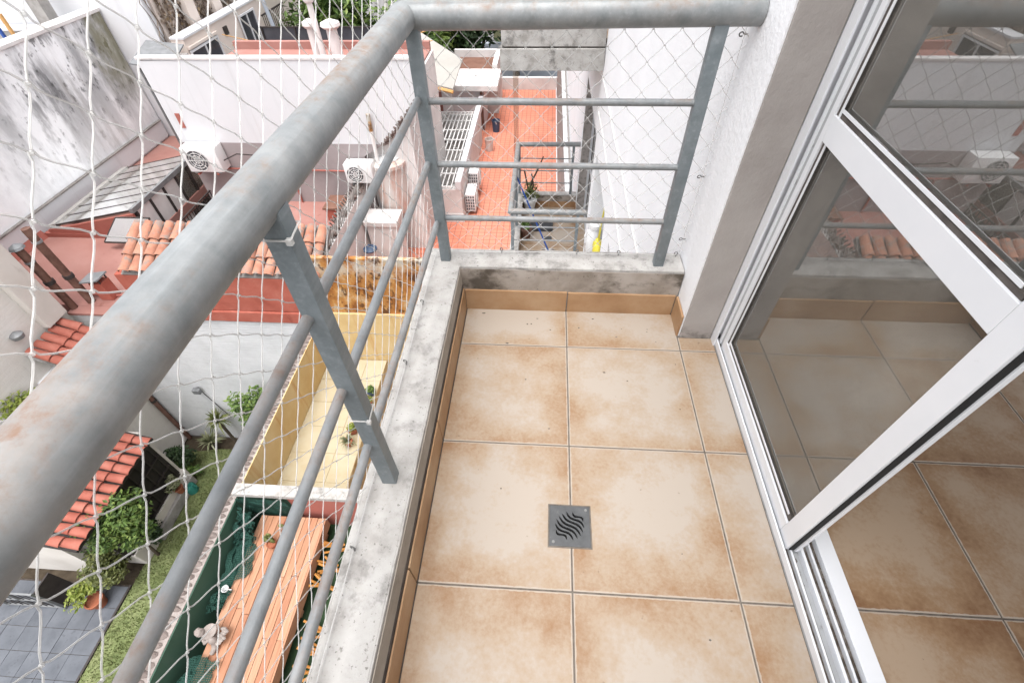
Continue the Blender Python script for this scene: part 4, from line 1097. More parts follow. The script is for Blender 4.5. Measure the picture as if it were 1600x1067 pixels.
MB().box(-11.0, -8.82, 7.95, 10.45, -6.0, -5.9).build('inner_floor', 'white_dirty', sk)
for k in range(6):
    y0 = 7.95 + k * 0.5
    MB().box(-8.83, -8.77, y0 - 0.03, y0 + 0.03, -5.9, -3.98).build('mullion', 'dark_metal', sk)
    if k < 5:
        MB().box(-8.805, -8.795, y0 + 0.03, y0 + 0.47, -5.9, -3.98).build('side_pane', 'white_dirty' if k in (0, 1, 2) else 'glass_roof', sk)
MB().prism([(-9.2, 7.82, -4.05), (-8.45, 7.82, -4.05), (-8.62, 7.45, -4.42), (-9.45, 7.45, -4.42)], (0, 0, 0.02)).build('open_sash', 'glass_roof', sk)
for a, b_ in (((-9.2, 7.82, -4.05), (-9.45, 7.45, -4.42)), ((-8.45, 7.82, -4.05), (-8.62, 7.45, -4.42)), ((-9.2, 7.82, -4.05), (-8.45, 7.82, -4.05)), ((-9.45, 7.45, -4.42), (-8.62, 7.45, -4.42))):
    MB().tube([a, b_], 0.022, 6).build('sash_frame', 'dark_metal', sk)
rl = thing('light_well_railing', (-8.12, 8.7, -4.6), 'low dark metal railing along the light well edge', 'railing')
for z in (-4.34, -4.56): MB().box(-8.135, -8.105, 7.95, 9.48, z - 0.014, z + 0.014).build('rail', 'dark_metal', rl)
for k in range(15): MB().box(-8.128, -8.112, 7.98 + k * 0.105, 7.996 + k * 0.105, -4.599, -4.34).build('baluster', 'dark_metal', rl)

# ---- stained wall and what stands behind it
sw = thing('stained_wall', (-11.5, 9.5, GZ), 'tall white party wall streaked with black mould on the left', 'wall')
MB().box(-11.62, -11.3, 5.5, 12.93, GZ, -1.47).build('wall', 'stained', sw)
MB().box(-11.3, -11.25, 5.5, 12.9, -4.55, -4.12).build('lower_band', 'white_wall', sw, bevel=0.01)
MB().box(-11.3, -11.22, 5.5, 12.9, -4.119, -4.09).build('ledge', 'mortar_grey', sw)
MB().box(-11.66, -11.27, 5.5, 12.96, -1.47, -1.40).build('coping', 'white_dirty', sw, bevel=0.008)
t = thing('far_roof_terrace', (-13.5, 12, GZ), 'cluttered roof terrace beyond the stained wall', 'building')
MB().box(-16, -11.67, 8, 12.97, GZ, -2.6).build('block', 'white_dirty', t)
MB().box(-14.5, -11.7, 12.7, 12.85, -2.6, -1.82).build('stained_parapet', 'concrete', t)
MB().box(-14.5, -11.68, 12.66, 12.89, -1.82, -1.74).build('parapet_cap', 'white_wall', t)
MB().box(-12.45, -12.15, 12.3, 12.6, -2.6, 0.5).build('grey_column', 'concrete', t)
MB().box(-13.7, -13.5, 11.6, 11.8, -2.6, 0.5).build('white_column', 'white_wall', t)
MB().box(-12.6, -12.55, 11.3, 11.36, -2.6, -1.2).build('blue_pole', 'blue', t)
MB().box(-12.5, -12.44, 11.45, 11.51, -2.6, -1.2).build('timber_pole', 'orange_edge', t)
for k in range(5): MB().ball((-12.9 + k * 0.25, 11.2 + 0.1 * (k % 2), -2.4), 0.2, 7, 5, (1, 1, 0.8), 0.3).build('rubble_bag', ('red_paint', 'dark_metal', 'concrete')[k % 3], t)
t = thing('white_gable_building', (-15, 13.1, GZ), 'blank bright white wall of the building beyond', 'building')
MB().box(-22, -10.12, 12.98, 13.2, GZ, 3.0).build('wall', 'white_wall', t)
iv = thing('vine_building', (-10.7, 17, GZ), 'pale building with columns and dry brown vines', 'building')
MB().box(-10.6, -10.12, 13.3, 24, GZ, 2.5).build('wall', 'bg_beige', iv)
for y in (14.3, 15.6, 17.2):
    MB().box(-10.12, -9.9, y, y + 0.42, GZ, 2.5).build('pilaster', 'bg_beige', iv, bevel=0.02)
    MB().box(-10.12, -9.86, y - 0.06, y + 0.48, -0.75, -0.62).build('pilaster_band', 'bg_beige', iv, bevel=0.02)
vb = MB(); rnd = random.Random(5)
for k in range(5200):
    y = rnd.uniform(13.35, 17.1)
    p = Vector((-10.10 + rnd.uniform(0, 0.12), y, rnd.uniform(-4.0, 1.2)))
    u = Vector((rnd.gauss(0, 0.3), rnd.gauss(0, 1), rnd.gauss(0, 1))).normalized() * rnd.uniform(0.03, 0.07)
    w = Vector((1, rnd.gauss(0, 0.5), rnd.gauss(0, 0.5))).cross(u).normalized() * u.length * 0.7
    vb.add([p - u, p + w, p + u, p - w], [(0, 1, 2, 3)])
for k in range(50):
    y = rnd.uniform(13.4, 17); z = -4.0; pts = []
    while z < 1.3:
        pts.append((-10.10 + rnd.uniform(0, 0.03), y, z)); y += rnd.uniform(-0.16, 0.16); z += rnd.uniform(0.2, 0.4)
    vb.tube(pts, 0.011, 4, False)
stuff(vb.build('dry_vine', 'leaf_dry', iv))
bb = thing('beige_annex', (-10, 15, GZ), 'low beige building with two dark windows behind the white wall', 'building')
MB().box(-9.84, -9.5, 12.98, 17.3, GZ, -2.1).build('wall', 'bg_beige', bb)
MB().box(-9.84, -9.46, 12.96, 17.34, -2.1, -2.05).build('roof', 'white_wall', bb)
for (y0, y1, z0, z1) in ((13.05, 14.4, -3.3, -2.42), (15.9, 16.85, -3.45, -2.3)):
    w_ = MB().box(-9.5, -9.47, y0, y1, z0, z1).build('window', 'dark_glass', bb)
    MB().box(-9.47, -9.44, y0 - 0.05, y0, z0, z1 + 0.05).box(-9.47, -9.44, y1, y1 + 0.05, z0, z1 + 0.05).box(-9.47, -9.44, y0, y1, z1, z1 + 0.05).box(-9.47, -9.44, (y0 + y1) / 2 - 0.02, (y0 + y1) / 2 + 0.02, z0, z1).build('frame', 'white_wall', w_)
MB().box(-9.499, -9.43, 13.0, 14.5, -2.34, -2.28).build('window_hood', 'bg_beige', bb)
MB().box(-9.5, -9.46, 14.9, 15.1, -2.5, -2.3).build('vent_grille', 'dark_metal', bb)
t = thing('tin_canopy', (-9.7, 12.2, -2.6), 'sloping grey tin canopy above the white wall top', 'canopy')
MB().prism([(-10.4, 11.9, -2.35), (-9.45, 11.9, -2.5), (-9.45, 12.85, -2.2), (-10.4, 12.85, -2.1)], (0, 0, 0.03)).build('sheet', 'grey_metal', t)
for x in (-10.3, -9.5): MB().box(x - 0.02, x + 0.02, 12.0, 12.04, -4.6, -2.47).build('post', 'grey_metal', t)
MB().box(-10.4, -9.52, 12.9, 12.96, -4.6, -2.4).build('backing', 'white_dirty', t)

# ---- white party wall with mauve lower band
w2 = thing('white_party_wall', (-5.5, 9.6, -4.6), 'long white wall with mauve lower band behind the red roof', 'wall')
pw = [(-8.2, -3.17), (-8.2, -1.55), (-2.75, -1.47), (-2.75, -2.29), (-3.6, -3.17)]
MB().prism([(x, 9.5, z) for x, z in pw], (0, 0.12, 0)).build('upper_wall', 'white_wall', w2)
MB().prism([(-8.2, 9.497, -4.85), (-8.2, 9.497, -3.17), (-3.6, 9.497, -3.17), (-4.1, 9.497, -3.45), (-4.1, 9.497, -4.85)], (0, 0.12, 0)).build('mauve_band', 'mauve', w2)
MB().box(-8.22, -2.73, 9.485, 9.635, -1.53, -1.48).build('coping', 'white_dirty', w2, bevel=0.01)
MB().box(-8.0, -7.9, 9.485, 9.4995, -2.85, -2.55).build('red_paint_patch', 'red_paint', w2)
for i in range(14):
    f = i / 13.0
    MB().ball((-2.74 - 0.86 * f, 9.55, -2.28 - 0.88 * f), 0.075, 6, 5, (1, 1, 0.8), 0.35).build('edge_stone', 'coping_stone', w2)
def ac_unit(x0, y0, z0, w, d, h, label, face='-y', double=False):
    """outdoor unit: casing, fan grille, side louvres, feet"""
    t = thing('air_conditioner', (x0 + w / 2, y0 + d / 2, z0), label, 'air conditioner', 'outdoor air conditioning units')
    MB().box(x0, x0 + w, y0, y0 + d, z0 + 0.03, z0 + h).build('casing', 'white_plastic', t, bevel=0.015, smooth=True)
    if face == '-y':
        cx, cz, r = x0 + w * 0.38, z0 + h * 0.52, min(w, h) * 0.40
        def pt(a, rr, dd): return Vector((cx + rr * math.cos(a), y0 - dd, cz + rr * math.sin(a)))
    else:
        cx, cz, r = y0 + d * 0.42, z0 + h * 0.52, min(d, h) * 0.40
        def pt(a, rr, dd): return Vector((x0 + w + dd, cx + rr * math.cos(a), cz + rr * math.sin(a)))
    n = 24
    fd = MB().add([pt(0, 0, 0.003)] + [pt(2 * math.pi * k / n, r, 0.003) for k in range(n)], [(0, 1 + k, 1 + (k + 1) % n) for k in range(n)])
    fan = fd.build('fan', 'fan_dark', t)
    bl = MB()
    for k in range(9):
        a = 2 * math.pi * k / 9
        bl.add([pt(a, r * 0.2, 0.006), pt(a + 0.1, r * 0.9, 0.006), pt(a + 0.35, r * 0.9, 0.012), pt(a + 0.3, r * 0.2, 0.012)], [(0, 1, 2, 3)])
    bl.build('blades', 'grey_metal', fan)
    g = MB()
    for rr in (0.25, 0.5, 0.75, 1.0): g.tube([pt(2 * math.pi * k / 20, r * rr, 0.02) for k in range(21)], 0.006, 4, False)
    for k in range(8): g.tube([pt(2 * math.pi * k / 8, r * 0.05, 0.02), pt(2 * math.pi * k / 8, r, 0.02)], 0.005, 4, False)
    g.build('grille', 'white_metal', t)
    MB().box(x0 + w * 0.1, x0 + w * 0.2, y0, y0 + d, z0, z0 + 0.03).box(x0 + w * 0.8, x0 + w * 0.9, y0, y0 + d, z0, z0 + 0.03).build('feet', 'grey_metal', t)
    return t
def bracket(x0, x1, y, z):
    MB()
a1 = ac_unit(-8.05, 9.15, -3.72, 0.78, 0.32, 0.58, 'white air conditioner at the left end of the white wall')
MB().tube([(-7.3, 9.3, -3.5), (-7.0, 9.44, -3.4), (-6.3, 9.46, -3.45), (-5.6, 9.47, -3.38)], 0.012, 6).build('cable', 'dark_metal', a1)
for x in (-7.9, -7.45): MB().box(x - 0.02, x + 0.02, 9.15, 9.497, -3.76, -3.722).build('bracket', 'red_paint', a1)
a2 = ac_unit(-4.5, 9.15, -3.93, 0.62, 0.3, 0.46, 'white air conditioner beside the pinkish water tank')
MB().box(-4.4, -4.36, 9.15, 9.497, -3.97, -3.932).box(-4.0, -3.96, 9.15, 9.497, -3.97, -3.932).build('bracket', 'grey_metal', a2)

# ---- roofs to the right of the red roof: dividing wall, tank, chimneys, terrace
tb = thing('terrace_building', (-1.8, 13, GZ), 'building with orange tiled roof terrace and white parapets', 'building')
MB().box(-4.42, 0.33, 5.57, 20.9, GZ, -6.06).build('walls', 'white_dirty', tb)
MB().box(-4.42, 0.325, 5.57, 20.8, -6.055, -6.0).build('terrace_floor', 'terrace', tb)
MB().box(-2.0, 0.44, 20.8, 21.0, -6.0, -5.55).build('end_parapet', 'white_dirty', tb)
MB().box(0.328, 0.452, 7.3, 20.8, GZ, -3.3).build('side_wall', 'grey_wall', tb)
MB().box(0.30, 0.328, 5.6, 20.79, -6.0, -5.9).build('skirting', 'white_wall', tb)
MB().box(0.31, 0.40, 7.3, 20.8, -3.299, -3.25).build('wall_cap', 'white_wall', tb)
dw = thing('dividing_wall', (-4.05, 7.6, -6), 'crumbling dividing wall topped with rubble lattice', 'wall')
MB().box(-4.42, -4.24, 5.6, 9.48, -5.999, -4.1).build('wall', 'white_dirty', dw)
lat = MB()
for k in range(34):
    y = 5.75 + k * 0.11
    lat.tube([(-4.26, y, -4.1), (-4.26, y + 0.17, -3.85)], 0.014, 5); lat.tube([(-4.37, y + 0.17, -4.1), (-4.37, y, -3.85)], 0.014, 5)
lat.build('lattice', 'mortar_grey', dw)
rb_m = [smesh(MB().ball((0, 0, 0), 0.07, 7, 5, (1, 1.2, 0.7), 0.3), 'rubble_stone', 'coping_stone') for _ in range(4)]
for k in range(50):
    inst('rubble_stone', random.choice(rb_m), dw, (-4.33 + random.uniform(-0.09, 0.09), random.uniform(5.8, 9.4), -4.06 + random.uniform(0, 0.06)), Matrix.Rotation(random.uniform(0, 6), 3, 'Z'))
t = thing('roof_hatch', (-4.7, 8.9, -4.6), 'small brown topped hatch on the red roof by the dividing wall', 'hatch')
MB().box(-5.0, -4.4, 8.7, 9.2, -4.599, -4.3).build('box', 'red_wall', t, bevel=0.01); MB().box(-5.04, -4.36, 8.66, 9.24, -4.3, -4.26).build('lid', 'brown_floor', t)
t = thing('white_chimney', (-3.9, 9.15, -6), 'wide white rendered chimney on the orange terrace', 'chimney')
MB().box(-4.16, -3.45, 8.7, 9.2, -5.999, -4.72).build('stack', 'white_dirty', t, bevel=0.015)
MB().box(-4.2, -3.41, 8.66, 9.24, -4.72, -4.6).build('cap', 'white_dirty', t, bevel=0.01)
MB().tube([(-3.6, 8.67, -6), (-3.58, 8.67, -4.8)], 0.025, 8).build('downpipe', 'white_metal', t)
t = thing('vent_pipe', (-4.12, 8.4, -6), 'white vent pipe with blue grey mushroom cap', 'vent')
MB().tube([(-4.02, 8.25, -6), (-4.02, 8.25, -5.05)], 0.11, 14).build('pipe', 'white_dirty', t, smooth=True)
MB().lathe((-4.02, 8.25, -5.05), [(0.16, 0), (0.16, 0.03), (0.1, 0.07), (0.03, 0.09), (0.03, 0.13)], 16).build('cap', 'bucket_blue', t, smooth=True)
t = thing('water_tank', (-3.66, 9.66, -6), 'round pinkish water tank with a white lid', 'tank')
MB().lathe((-3.66, 9.66, -4.8), [(0.36, 0), (0.37, 0.1), (0.37, 1.1), (0.42, 1.12), (0.42, 1.2), (0.3, 1.25)], 28).build('shell', 'tank', t, smooth=True)
MB().lathe((-3.66, 9.66, -3.55), [(0.28, 0), (0.29, 0.02), (0.14, 0.05), (0.13, 0.08), (0.02, 0.09)], 24).build('lid', 'white_plastic', t, smooth=True)
for a in (0.5, 2.6, 4.7): MB().box(-3.66 + 0.28 * math.cos(a) - 0.04, -3.66 + 0.28 * math.cos(a) + 0.04, 9.66 + 0.28 * math.sin(a) - 0.04, 9.66 + 0.28 * math.sin(a) + 0.04, -6, -4.8).build('leg', 'concrete', t)
t = thing('thin_flue', (-3.95, 9.4, -4.0), 'thin white flue pipe with rusty top', 'flue')
MB().tube([(-3.8, 9.42, -3.95), (-3.78, 9.42, -2.85)], 0.04, 10).build('pipe', 'white_metal', t, smooth=True)
MB().tube([(-3.78, 9.42, -2.85), (-3.77, 9.42, -2.5)], 0.042, 10).build('rusty_top', 'rust', t, smooth=True)
t = thing('small_flue', (-3.25, 10.3, -5), 'stubby white roof flue near the white grid', 'flue')
MB().tube([(-3.35, 10.5, -6), (-3.35, 10.5, -3.9)], 0.09, 12).build('pipe', 'white_dirty', t, smooth=True); MB().tube([(-3.35, 10.5, -3.9), (-3.35, 10.5, -3.75)], 0.06, 10).build('cap', 'flue_brown', t)
# light well with white grid
lw = thing('light_well', (-3.1, 13.4, -6), 'white walled light well covered by a white steel grid', 'light well')
x0, x1, y0, y1, zt = -3.97, -2.28, 10.9, 15.85, -5.0
MB().box(x0, x1, y0, y0 + 0.15, -5.999, zt - 0.02).build('front_wall', 'white_dirty', lw, bevel=0.01)
MB().box(x0, x1, y1 - 0.15, y1, -5.999, zt - 0.02).build('back_wall', 'white_dirty', lw)
MB().box(x1 - 0.16, x1, y0 + 0.15, y1 - 0.15, -5.999, zt - 0.02).build('side_wall', 'white_dirty', lw)
MB().box(x0, x0 + 0.14, y0 + 0.15, y1 - 0.15, -5.999, zt - 0.02).build('side_wall', 'white_dirty', lw)
MB().box(x1 - 0.14, x1 + 0.02, y0 - 0.02, y1 + 1.2, zt - 0.019, zt + 0.22).build('parapet', 'white_wall', lw, bevel=0.01)
MB().box(x0, x1 + 0.02, y0 - 0.03, y0 - 0.001, -5.999, -5.75).build('plinth', 'white_dirty', lw)
MB().box(x0 + 0.14, x1 - 0.16, y0 + 0.15, y1 - 0.15, -5.999, -5.9).build('well_floor', 'mortar_grey', lw)
for k in range(13): 
    xx = x0 + 0.05 + k * 0.125
    MB().box(xx - 0.014, xx + 0.014, y0, y1, zt, zt + 0.03).build('grid_bar', 'white_metal', lw)
for k in range(8):
    yy = y0 + 0.05 + k * (y1 - y0 - 0.1) / 7
    MB().box(x0, x1 - 0.15, yy - 0.02, yy + 0.02, zt + 0.0305, zt + 0.05).build('grid_bar', 'white_metal', lw)
def ac_side(y0, z0, lab):
    t = ac_unit(-2.255, y0, z0, 0.28, 0.62, 0.55, lab, '+x')
    sl = MB()
    for i in range(5):
        for j in range(4): sl.box(-2.235 + j * 0.062, -2.235 + j * 0.062 + 0.042, y0 - 0.004, y0 + 0.002, z0 + 0.08 + i * 0.09, z0 + 0.145 + i * 0.09)
    sl.build('side_louvres', 'fan_dark', t)
ac_side(11.25, -5.92, 'white air conditioner with louvred end on the orange terrace'); ac_side(12.15, -5.75, 'white air conditioner just behind the louvred one')
for (x, y, m_, lab) in ((-1.87, 16.75, 'bucket_blue', 'navy blue paint bucket on the orange terrace'), (-1.97, 15.25, 'tank', 'pale paint tin on the orange terrace below the blue bucket')):
    t = thing('paint_bucket', (x, y, -6), lab, 'bucket', 'paint buckets')
    MB().lathe((x, y, -6), [(0.12, 0), (0.145, 0.36), (0.155, 0.37), (0.155, 0.4), (0.135, 0.4), (0.12, 0.1)], 16).build('body', m_, t, smooth=True)
    MB().tube([(x + 0.15 * math.cos(a), y, -5.62 - 0.14 * math.sin(a)) for a in [math.pi * k / 8 for k in range(9)]], 0.006, 5).build('handle', 'zinc', t)
# rooms beyond the light well
t = thing('white_shed', (-3.0, 17.2, -6), 'white roof room with flat slab beyond the grid', 'shed')
MB().box(-3.75, -2.3, 16.9, 18.2, -6, -4.6).build('walls', 'white_wall', t); MB().box(-3.3, -1.75, 16.6, 18.3, -4.6, -4.42).build('slab', 'white_dirty', t, bevel=0.02)
MB().tube([(-2.35, 16.85, -6), (-2.35, 16.85, -4.6)], 0.05, 8).build('downpipe', 'flue_brown', t)
MB().box(-4.6, -3.75, 17.0, 18.2, -6, -4.75).build('pink_annex', 'red_roof', t)
t = thing('sheet_roof', (-3.5, 16, -4), 'tilted pale sheet roof with an orange timber edge', 'roof')
MB().prism([(-4.9, 14.9, -3.5), (-2.85, 14.3, -3.75), (-2.75, 15.9, -3.45), (-4.3, 17.4, -3.1)], (0, 0, 0.04)).build('sheet', 'shed', t)
MB().tube([(-4.9, 14.88, -3.55), (-2.85, 14.28, -3.80)], 0.05, 6).build('timber_edge', 'orange_edge', t)
for p in ((-4.4, 16.2), (-3.3, 16.2)): MB().box(p[0] - 0.03, p[0] + 0.03, p[1] - 0.03, p[1] + 0.03, -6, -3.4).build('post', 'white_metal', t)
t = thing('red_flat_roof', (-2.8, 19.4, -6), 'small reddish flat roof with white kerbs', 'roof')
MB().box(-3.7, -1.9, 18.35, 20.2, -6, -4.6).build('block', 'white_dirty', t); MB().box(-3.55, -2.1, 18.5, 20.0, -4.6, -4.55).build('membrane', 'brown_floor', t)
MB().box(-3.7, -1.9, 20.0, 20.15, -4.6, -4.3).box(-2.08, -1.9, 18.36, 20.0, -4.6, -4.3).build('kerb', 'white_dirty', t)
t = thing('blue_grey_house', (-1.5, 25, GZ), 'blue grey walled house beyond the trees', 'house')
MB().box(-6, 1.0, 24.5, 27, GZ, -5.3).build('wall', 'bg_blue', t); MB().box(-2.6, -1.0, 24.45, 24.5, -5.2, -4.2).build('green_panel', 'leaf_pale', t)
MB().box(-6, 1.0, 24.7, 27, -5.3, -4.0).build('upper_wall', 'white_wall', t)
# red far terrace with chimneys and fence
ft = thing('far_red_terrace', (-6, 12.3, GZ), 'red roof terrace above and behind the white wall', 'building')
MB().box(-8.15, -3.0, 9.64, 12.95, GZ, -2.32).build('block', 'white_dirty', ft); MB().box(-8.1, -3.05, 9.66, 12.8, -2.32, -2.27).build('terrace', 'red_roof', ft)
MB().box(-8.1, -3.05, 12.8, 12.93, -2.32, -2.1).build('kerb', 'red_roof', ft)
for i, (x, y, r, h, lab, m_) in enumerate(((-5.3, 11.6, 0.075, 1.25, 'tall thin white chimney pipe on the far red terrace', 'white_dirty'), (-5.5, 11.75, 0.1, 0.75, 'left short chimney pot on the far red terrace', 'white_dirty'), (-5.0, 11.7, 0.14, 0.75, 'thick short chimney with round cap on far red terrace', 'white_dirty'))):
    t = thing('chimney_pipe', (x, y, -2.27), lab, 'chimney', 'chimney pipes on the far red terrace')
    MB().cyl((x, y, -2.28), (x, y, -2.27 + h), r, 14, r * 0.85).build('pipe', m_, t, smooth=True)
    MB().lathe((x, y, -2.27 + h), [(r * 1.2, -0.02), (r * 1.6, 0.03), (r * 1.5, 0.09), (r * 0.4, 0.15)], 14).build('cap', m_, t, smooth=True)
fe = thing('black_fence', (-5, 15, -4), 'black mesh fence in front of the far trees', 'fence')
for k in range(5): MB().box(-8.4 + k * 0.99 - 0.02, -8.4 + k * 0.99 + 0.02, 14.98, 15.02, -3.6, -2.3).build('post', 'dark_metal', fe)
for z in (-2.32, -2.9, -3.5): MB().box(-8.4, -4.4, 14.985, 15.015, z - 0.015, z + 0.015).build('rail', 'dark_metal', fe)
MB().box(-8.4, -4.4, 15.025, 15.04, -3.6, -2.34).build('infill', 'dark_glass', fe)
rl = thing('balcony_balustrade', (-8.9, 15.0, -3.4), 'thin black balustrade beside the beige annex', 'railing')
for k in range(14): MB().box(-9.3, -9.28, 17.0 + k * 0.12, 17.012 + k * 0.12, -3.4, -2.5).build('baluster', 'dark_metal', rl)
MB().box(-9.31, -9.27, 16.95, 18.65, -2.5, -2.46).build('rail', 'dark_metal', rl)
MB().box(-9.5, -9.0, 16.9, 18.7, -3.5, -3.4).build('slab', 'concrete', rl)
t = thing('street_pole', (-8.6, 16.5, GZ), 'slanting blue grey pole behind the black fence', 'pole')
MB().tube([(-8.2, 16.0, -6), (-8.9, 16.2, 0.2)], 0.06, 8).build('shaft', 'bg_blue', t); MB().tube([(-8.26, 16.0, -5.5), (-8.26, 15.6, -5.4)], 0.03, 6).build('arm', 'grey_metal', t)
for i, (p, l) in enumerate((((-9.4, 14.6, -2.4), (-3.3, 14.4, -2.5)), ((-9.4, 14.9, -2.75), (-3.4, 14.6, -2.3)))):
    a, b_ = Vector(p), Vector(l)
    pts = [a.lerp(b_, k / 16) - Vector((0, 0, 0.35 * math.sin(math.pi * k / 16))) for k in range(17)]
    tag(MB().tube(pts, 0.012, 5).build('overhead_cable', 'orange_edge'), ('upper' if i == 0 else 'lower') + ' sagging beige cable strung across the far terrace', 'cable', 'overhead cables')
t = thing('far_house', (-14, 27, GZ), 'pale ornate house front beyond the beige annex', 'house')
MB().box(-18, -8.5, 24.2, 28, GZ, 0).build('wall', 'white_dirty', t); 
for x in (-13.5, -11.8): 
    w_ = MB().box(x, x + 0.8, 24.14, 24.2, -4.2, -2.6).build('window', 'dark_glass', t); MB().box(x - 0.1, x + 0.9, 24.05, 24.14, -4.4, -4.2).build('sill', 'white_wall', w_)
TG_ = 'trees behind the far terraces'
plant('street_tree', (-8.2, 19.5, GZ), (-8.0, 19.5, -3.2), (2.3, 2.0, 2.4), 5200, 0.16, 'leaf_green', 'yellow green tree behind the black fence', 'tree', TG_, 0.2, 12, 41)
plant('street_tree', (-5.2, 20.5, GZ), (-5.0, 20.3, -3.4), (2.0, 1.8, 2.5), 4600, 0.16, 'leaf_green', 'bright green tree above the chimney pipes', 'tree', TG_, 0.2, 12, 42)
plant('street_tree', (-3.4, 21.8, GZ), (-3.2, 21.6, -4.0), (1.5, 1.3, 1.9), 3600, 0.14, 'leaf_dark', 'dark green tree beside the tilted sheet roof', 'tree', TG_, 0.16, 10, 43)
plant('street_tree', (-1.4, 22.6, GZ), (-1.4, 22.4, -3.3), (1.2, 1.2, 1.3), 2200, 0.14, 'leaf_dark', 'small dark tree left of the concrete balcony end', 'tree', TG_, 0.14, 9, 44)

# ---- rusty sheet, yellow patio, deck patio
rp = thing('rusty_panel', (-3.0, 5.55, -4.4), 'rusty orange sheet metal panel above the yellow wall', 'panel')
MB().box(-3.92, -1.9, 5.49, 5.55, -4.37, -3.21).build('sheet', 'rust', rp, sub=0.12, rough=0.01)
MB().box(-3.92, -1.9, 5.485, 5.56, -3.21, -3.17).build('top_edge', 'rust', rp)
t = thing('patched_wall_stub', (-4.1, 5.55, -4.4), 'peeling red and white stub of wall left of the rusty panel', 'wall')
MB().prism([(-4.238, 5.46, -4.36), (-4.238, 5.46, -3.4), (-4.05, 5.46, -3.4), (-3.82, 5.46, -4.36)], (0, 0.028, 0)).build('plaster', nmat('peeling_plaster', [c(190, 100, 84, 0.7), c(214, 180, 168, 0.7), c(232, 226, 222, 0.75)], 6, rough=0.9), t)
yp = thing('yellow_patio', (-3.6, 3.9, -6.5), 'small roof patio with yellow walls and cream floor', 'patio')
MB().box(-4.205, -3.06, 2.33, 5.43, -6.6, -5.612).build('base', 'yellow', yp)
ym = {}
for i in range(3):
    for j in range(6):
        xa = -4.20 + i * 0.38; y_ = 2.335 + j * 0.515
        MB().box(xa + 0.003, xa + 0.377, y_ + 0.003, y_ + 0.512, -5.611, -5.6 + random.uniform(-0.001, 0.001)).build('floor_slab', 'cream', yp, bevel=0.003)
MB().box(-4.22, -4.206, 2.33, 5.44, -5.612, -4.76).build('left_wall', 'yellow', yp)
MB().box(-4.205, -1.9, 5.44, 5.485, -6.6, -4.37).build('back_wall', 'yellow', yp)
MB().box(-3.055, -1.9, 2.33, 5.43, -6.6, -6.35).build('lower_floor', 'brown_floor', yp)
stw = thing('stone_coped_wall', (-4.32, 2.2, GZ), 'long garden wall with brown rubble stone coping', 'wall')
MB().box(-4.42, -4.222, -2.0, 5.497, GZ, -4.79).build('wall', 'lime_mortar', stw)
MB().box(-4.225, -4.208, -2.0, 2.2, -5.61, -4.8).build('green_face', 'green_paint', stw)
sm = []
for q in range(6):
    sm.append(smesh(MB().ball((0, 0, 0), 0.05, 8, 5, (1.0 + random.uniform(-0.1, 0.2), 0.62 + random.uniform(-0.1, 0.2), 0.6), 0.12), 'coping_stone', 'coping_stone'))
y = -0.6
while y < 5.45:
    w_ = random.uniform(0.055, 0.08)
    for xx in (-4.32,):
        inst('coping_stone', random.choice(sm), stw, (xx + random.uniform(-0.012, 0.012), y + w_ / 2 + random.uniform(-0.01, 0.01), -4.79), Matrix.Rotation(random.uniform(-0.15, 0.15), 3, 'Z'), (random.uniform(1.25, 1.6), w_ / 0.056, random.uniform(0.7, 1.1)))
    y += w_ + 0.02
# partition between the two patios
pw_ = thing('patio_partition', (-3.3, 2.26, -5.6), 'low partition wall, red on the right half, grey coping', 'wall')
MB().box(-4.206, -3.5, 2.21, 2.32, -6.6, -4.70).build('green_half', 'green_paint', pw_)
MB().box(-3.5, -1.9, 2.205, 2.32, -6.6, -4.70).build('red_half', 'red_paint', pw_)
MB().box(-4.206, -1.9, 2.17, 2.33, -4.70, -4.62).build('coping', 'curb', pw_, bevel=0.006)
struct(MB().box(-4.206, -1.9, -2.0, 2.2, -5.65, -5.6).build('artificial_turf', 'green_turf'))
MB().box(-4.206, -1.9, -2.0, 2.2, -5.9, -5.66).build('deck_patio_slab', 'concrete', pw_)
dk = thing('wooden_deck', (-3.5, 0.7, -5.6), 'raised orange brown wooden deck of long planks', 'deck')
nb = 10; bw_ = 0.0932
for i in range(nb):
    xx = -4.0 + i * bw_
    cuts = sorted([-1.5, random.uniform(-0.9, 0.2), random.uniform(0.5, 1.4), 2.13])
    for a, b_ in zip(cuts[:-1], cuts[1:]):
        MB().box(xx + 0.003, xx + bw_ - 0.003, a + 0.002, b_ - 0.002, -5.228, -5.2 + random.uniform(-0.002, 0.002)).build('plank', 'deck', dk, bevel=0.003)
MB().box(-4.0 + nb * bw_, -4.0 + nb * bw_ + 0.022, -1.5, 2.13, -5.40, -5.2).build('fascia', 'deck', dk, bevel=0.003)
MB().box(-3.98, -4.0 + nb * bw_, 2.10, 2.128, -5.40, -5.23).build('fascia', 'deck', dk)
for y in (-1.2, 0.0, 1.0, 2.0):
    for x in (-3.9, -3.15): MB().box(x - 0.04, x + 0.04, y - 0.04, y + 0.04, -5.6, -5.23).build('leg', 'deck', dk)
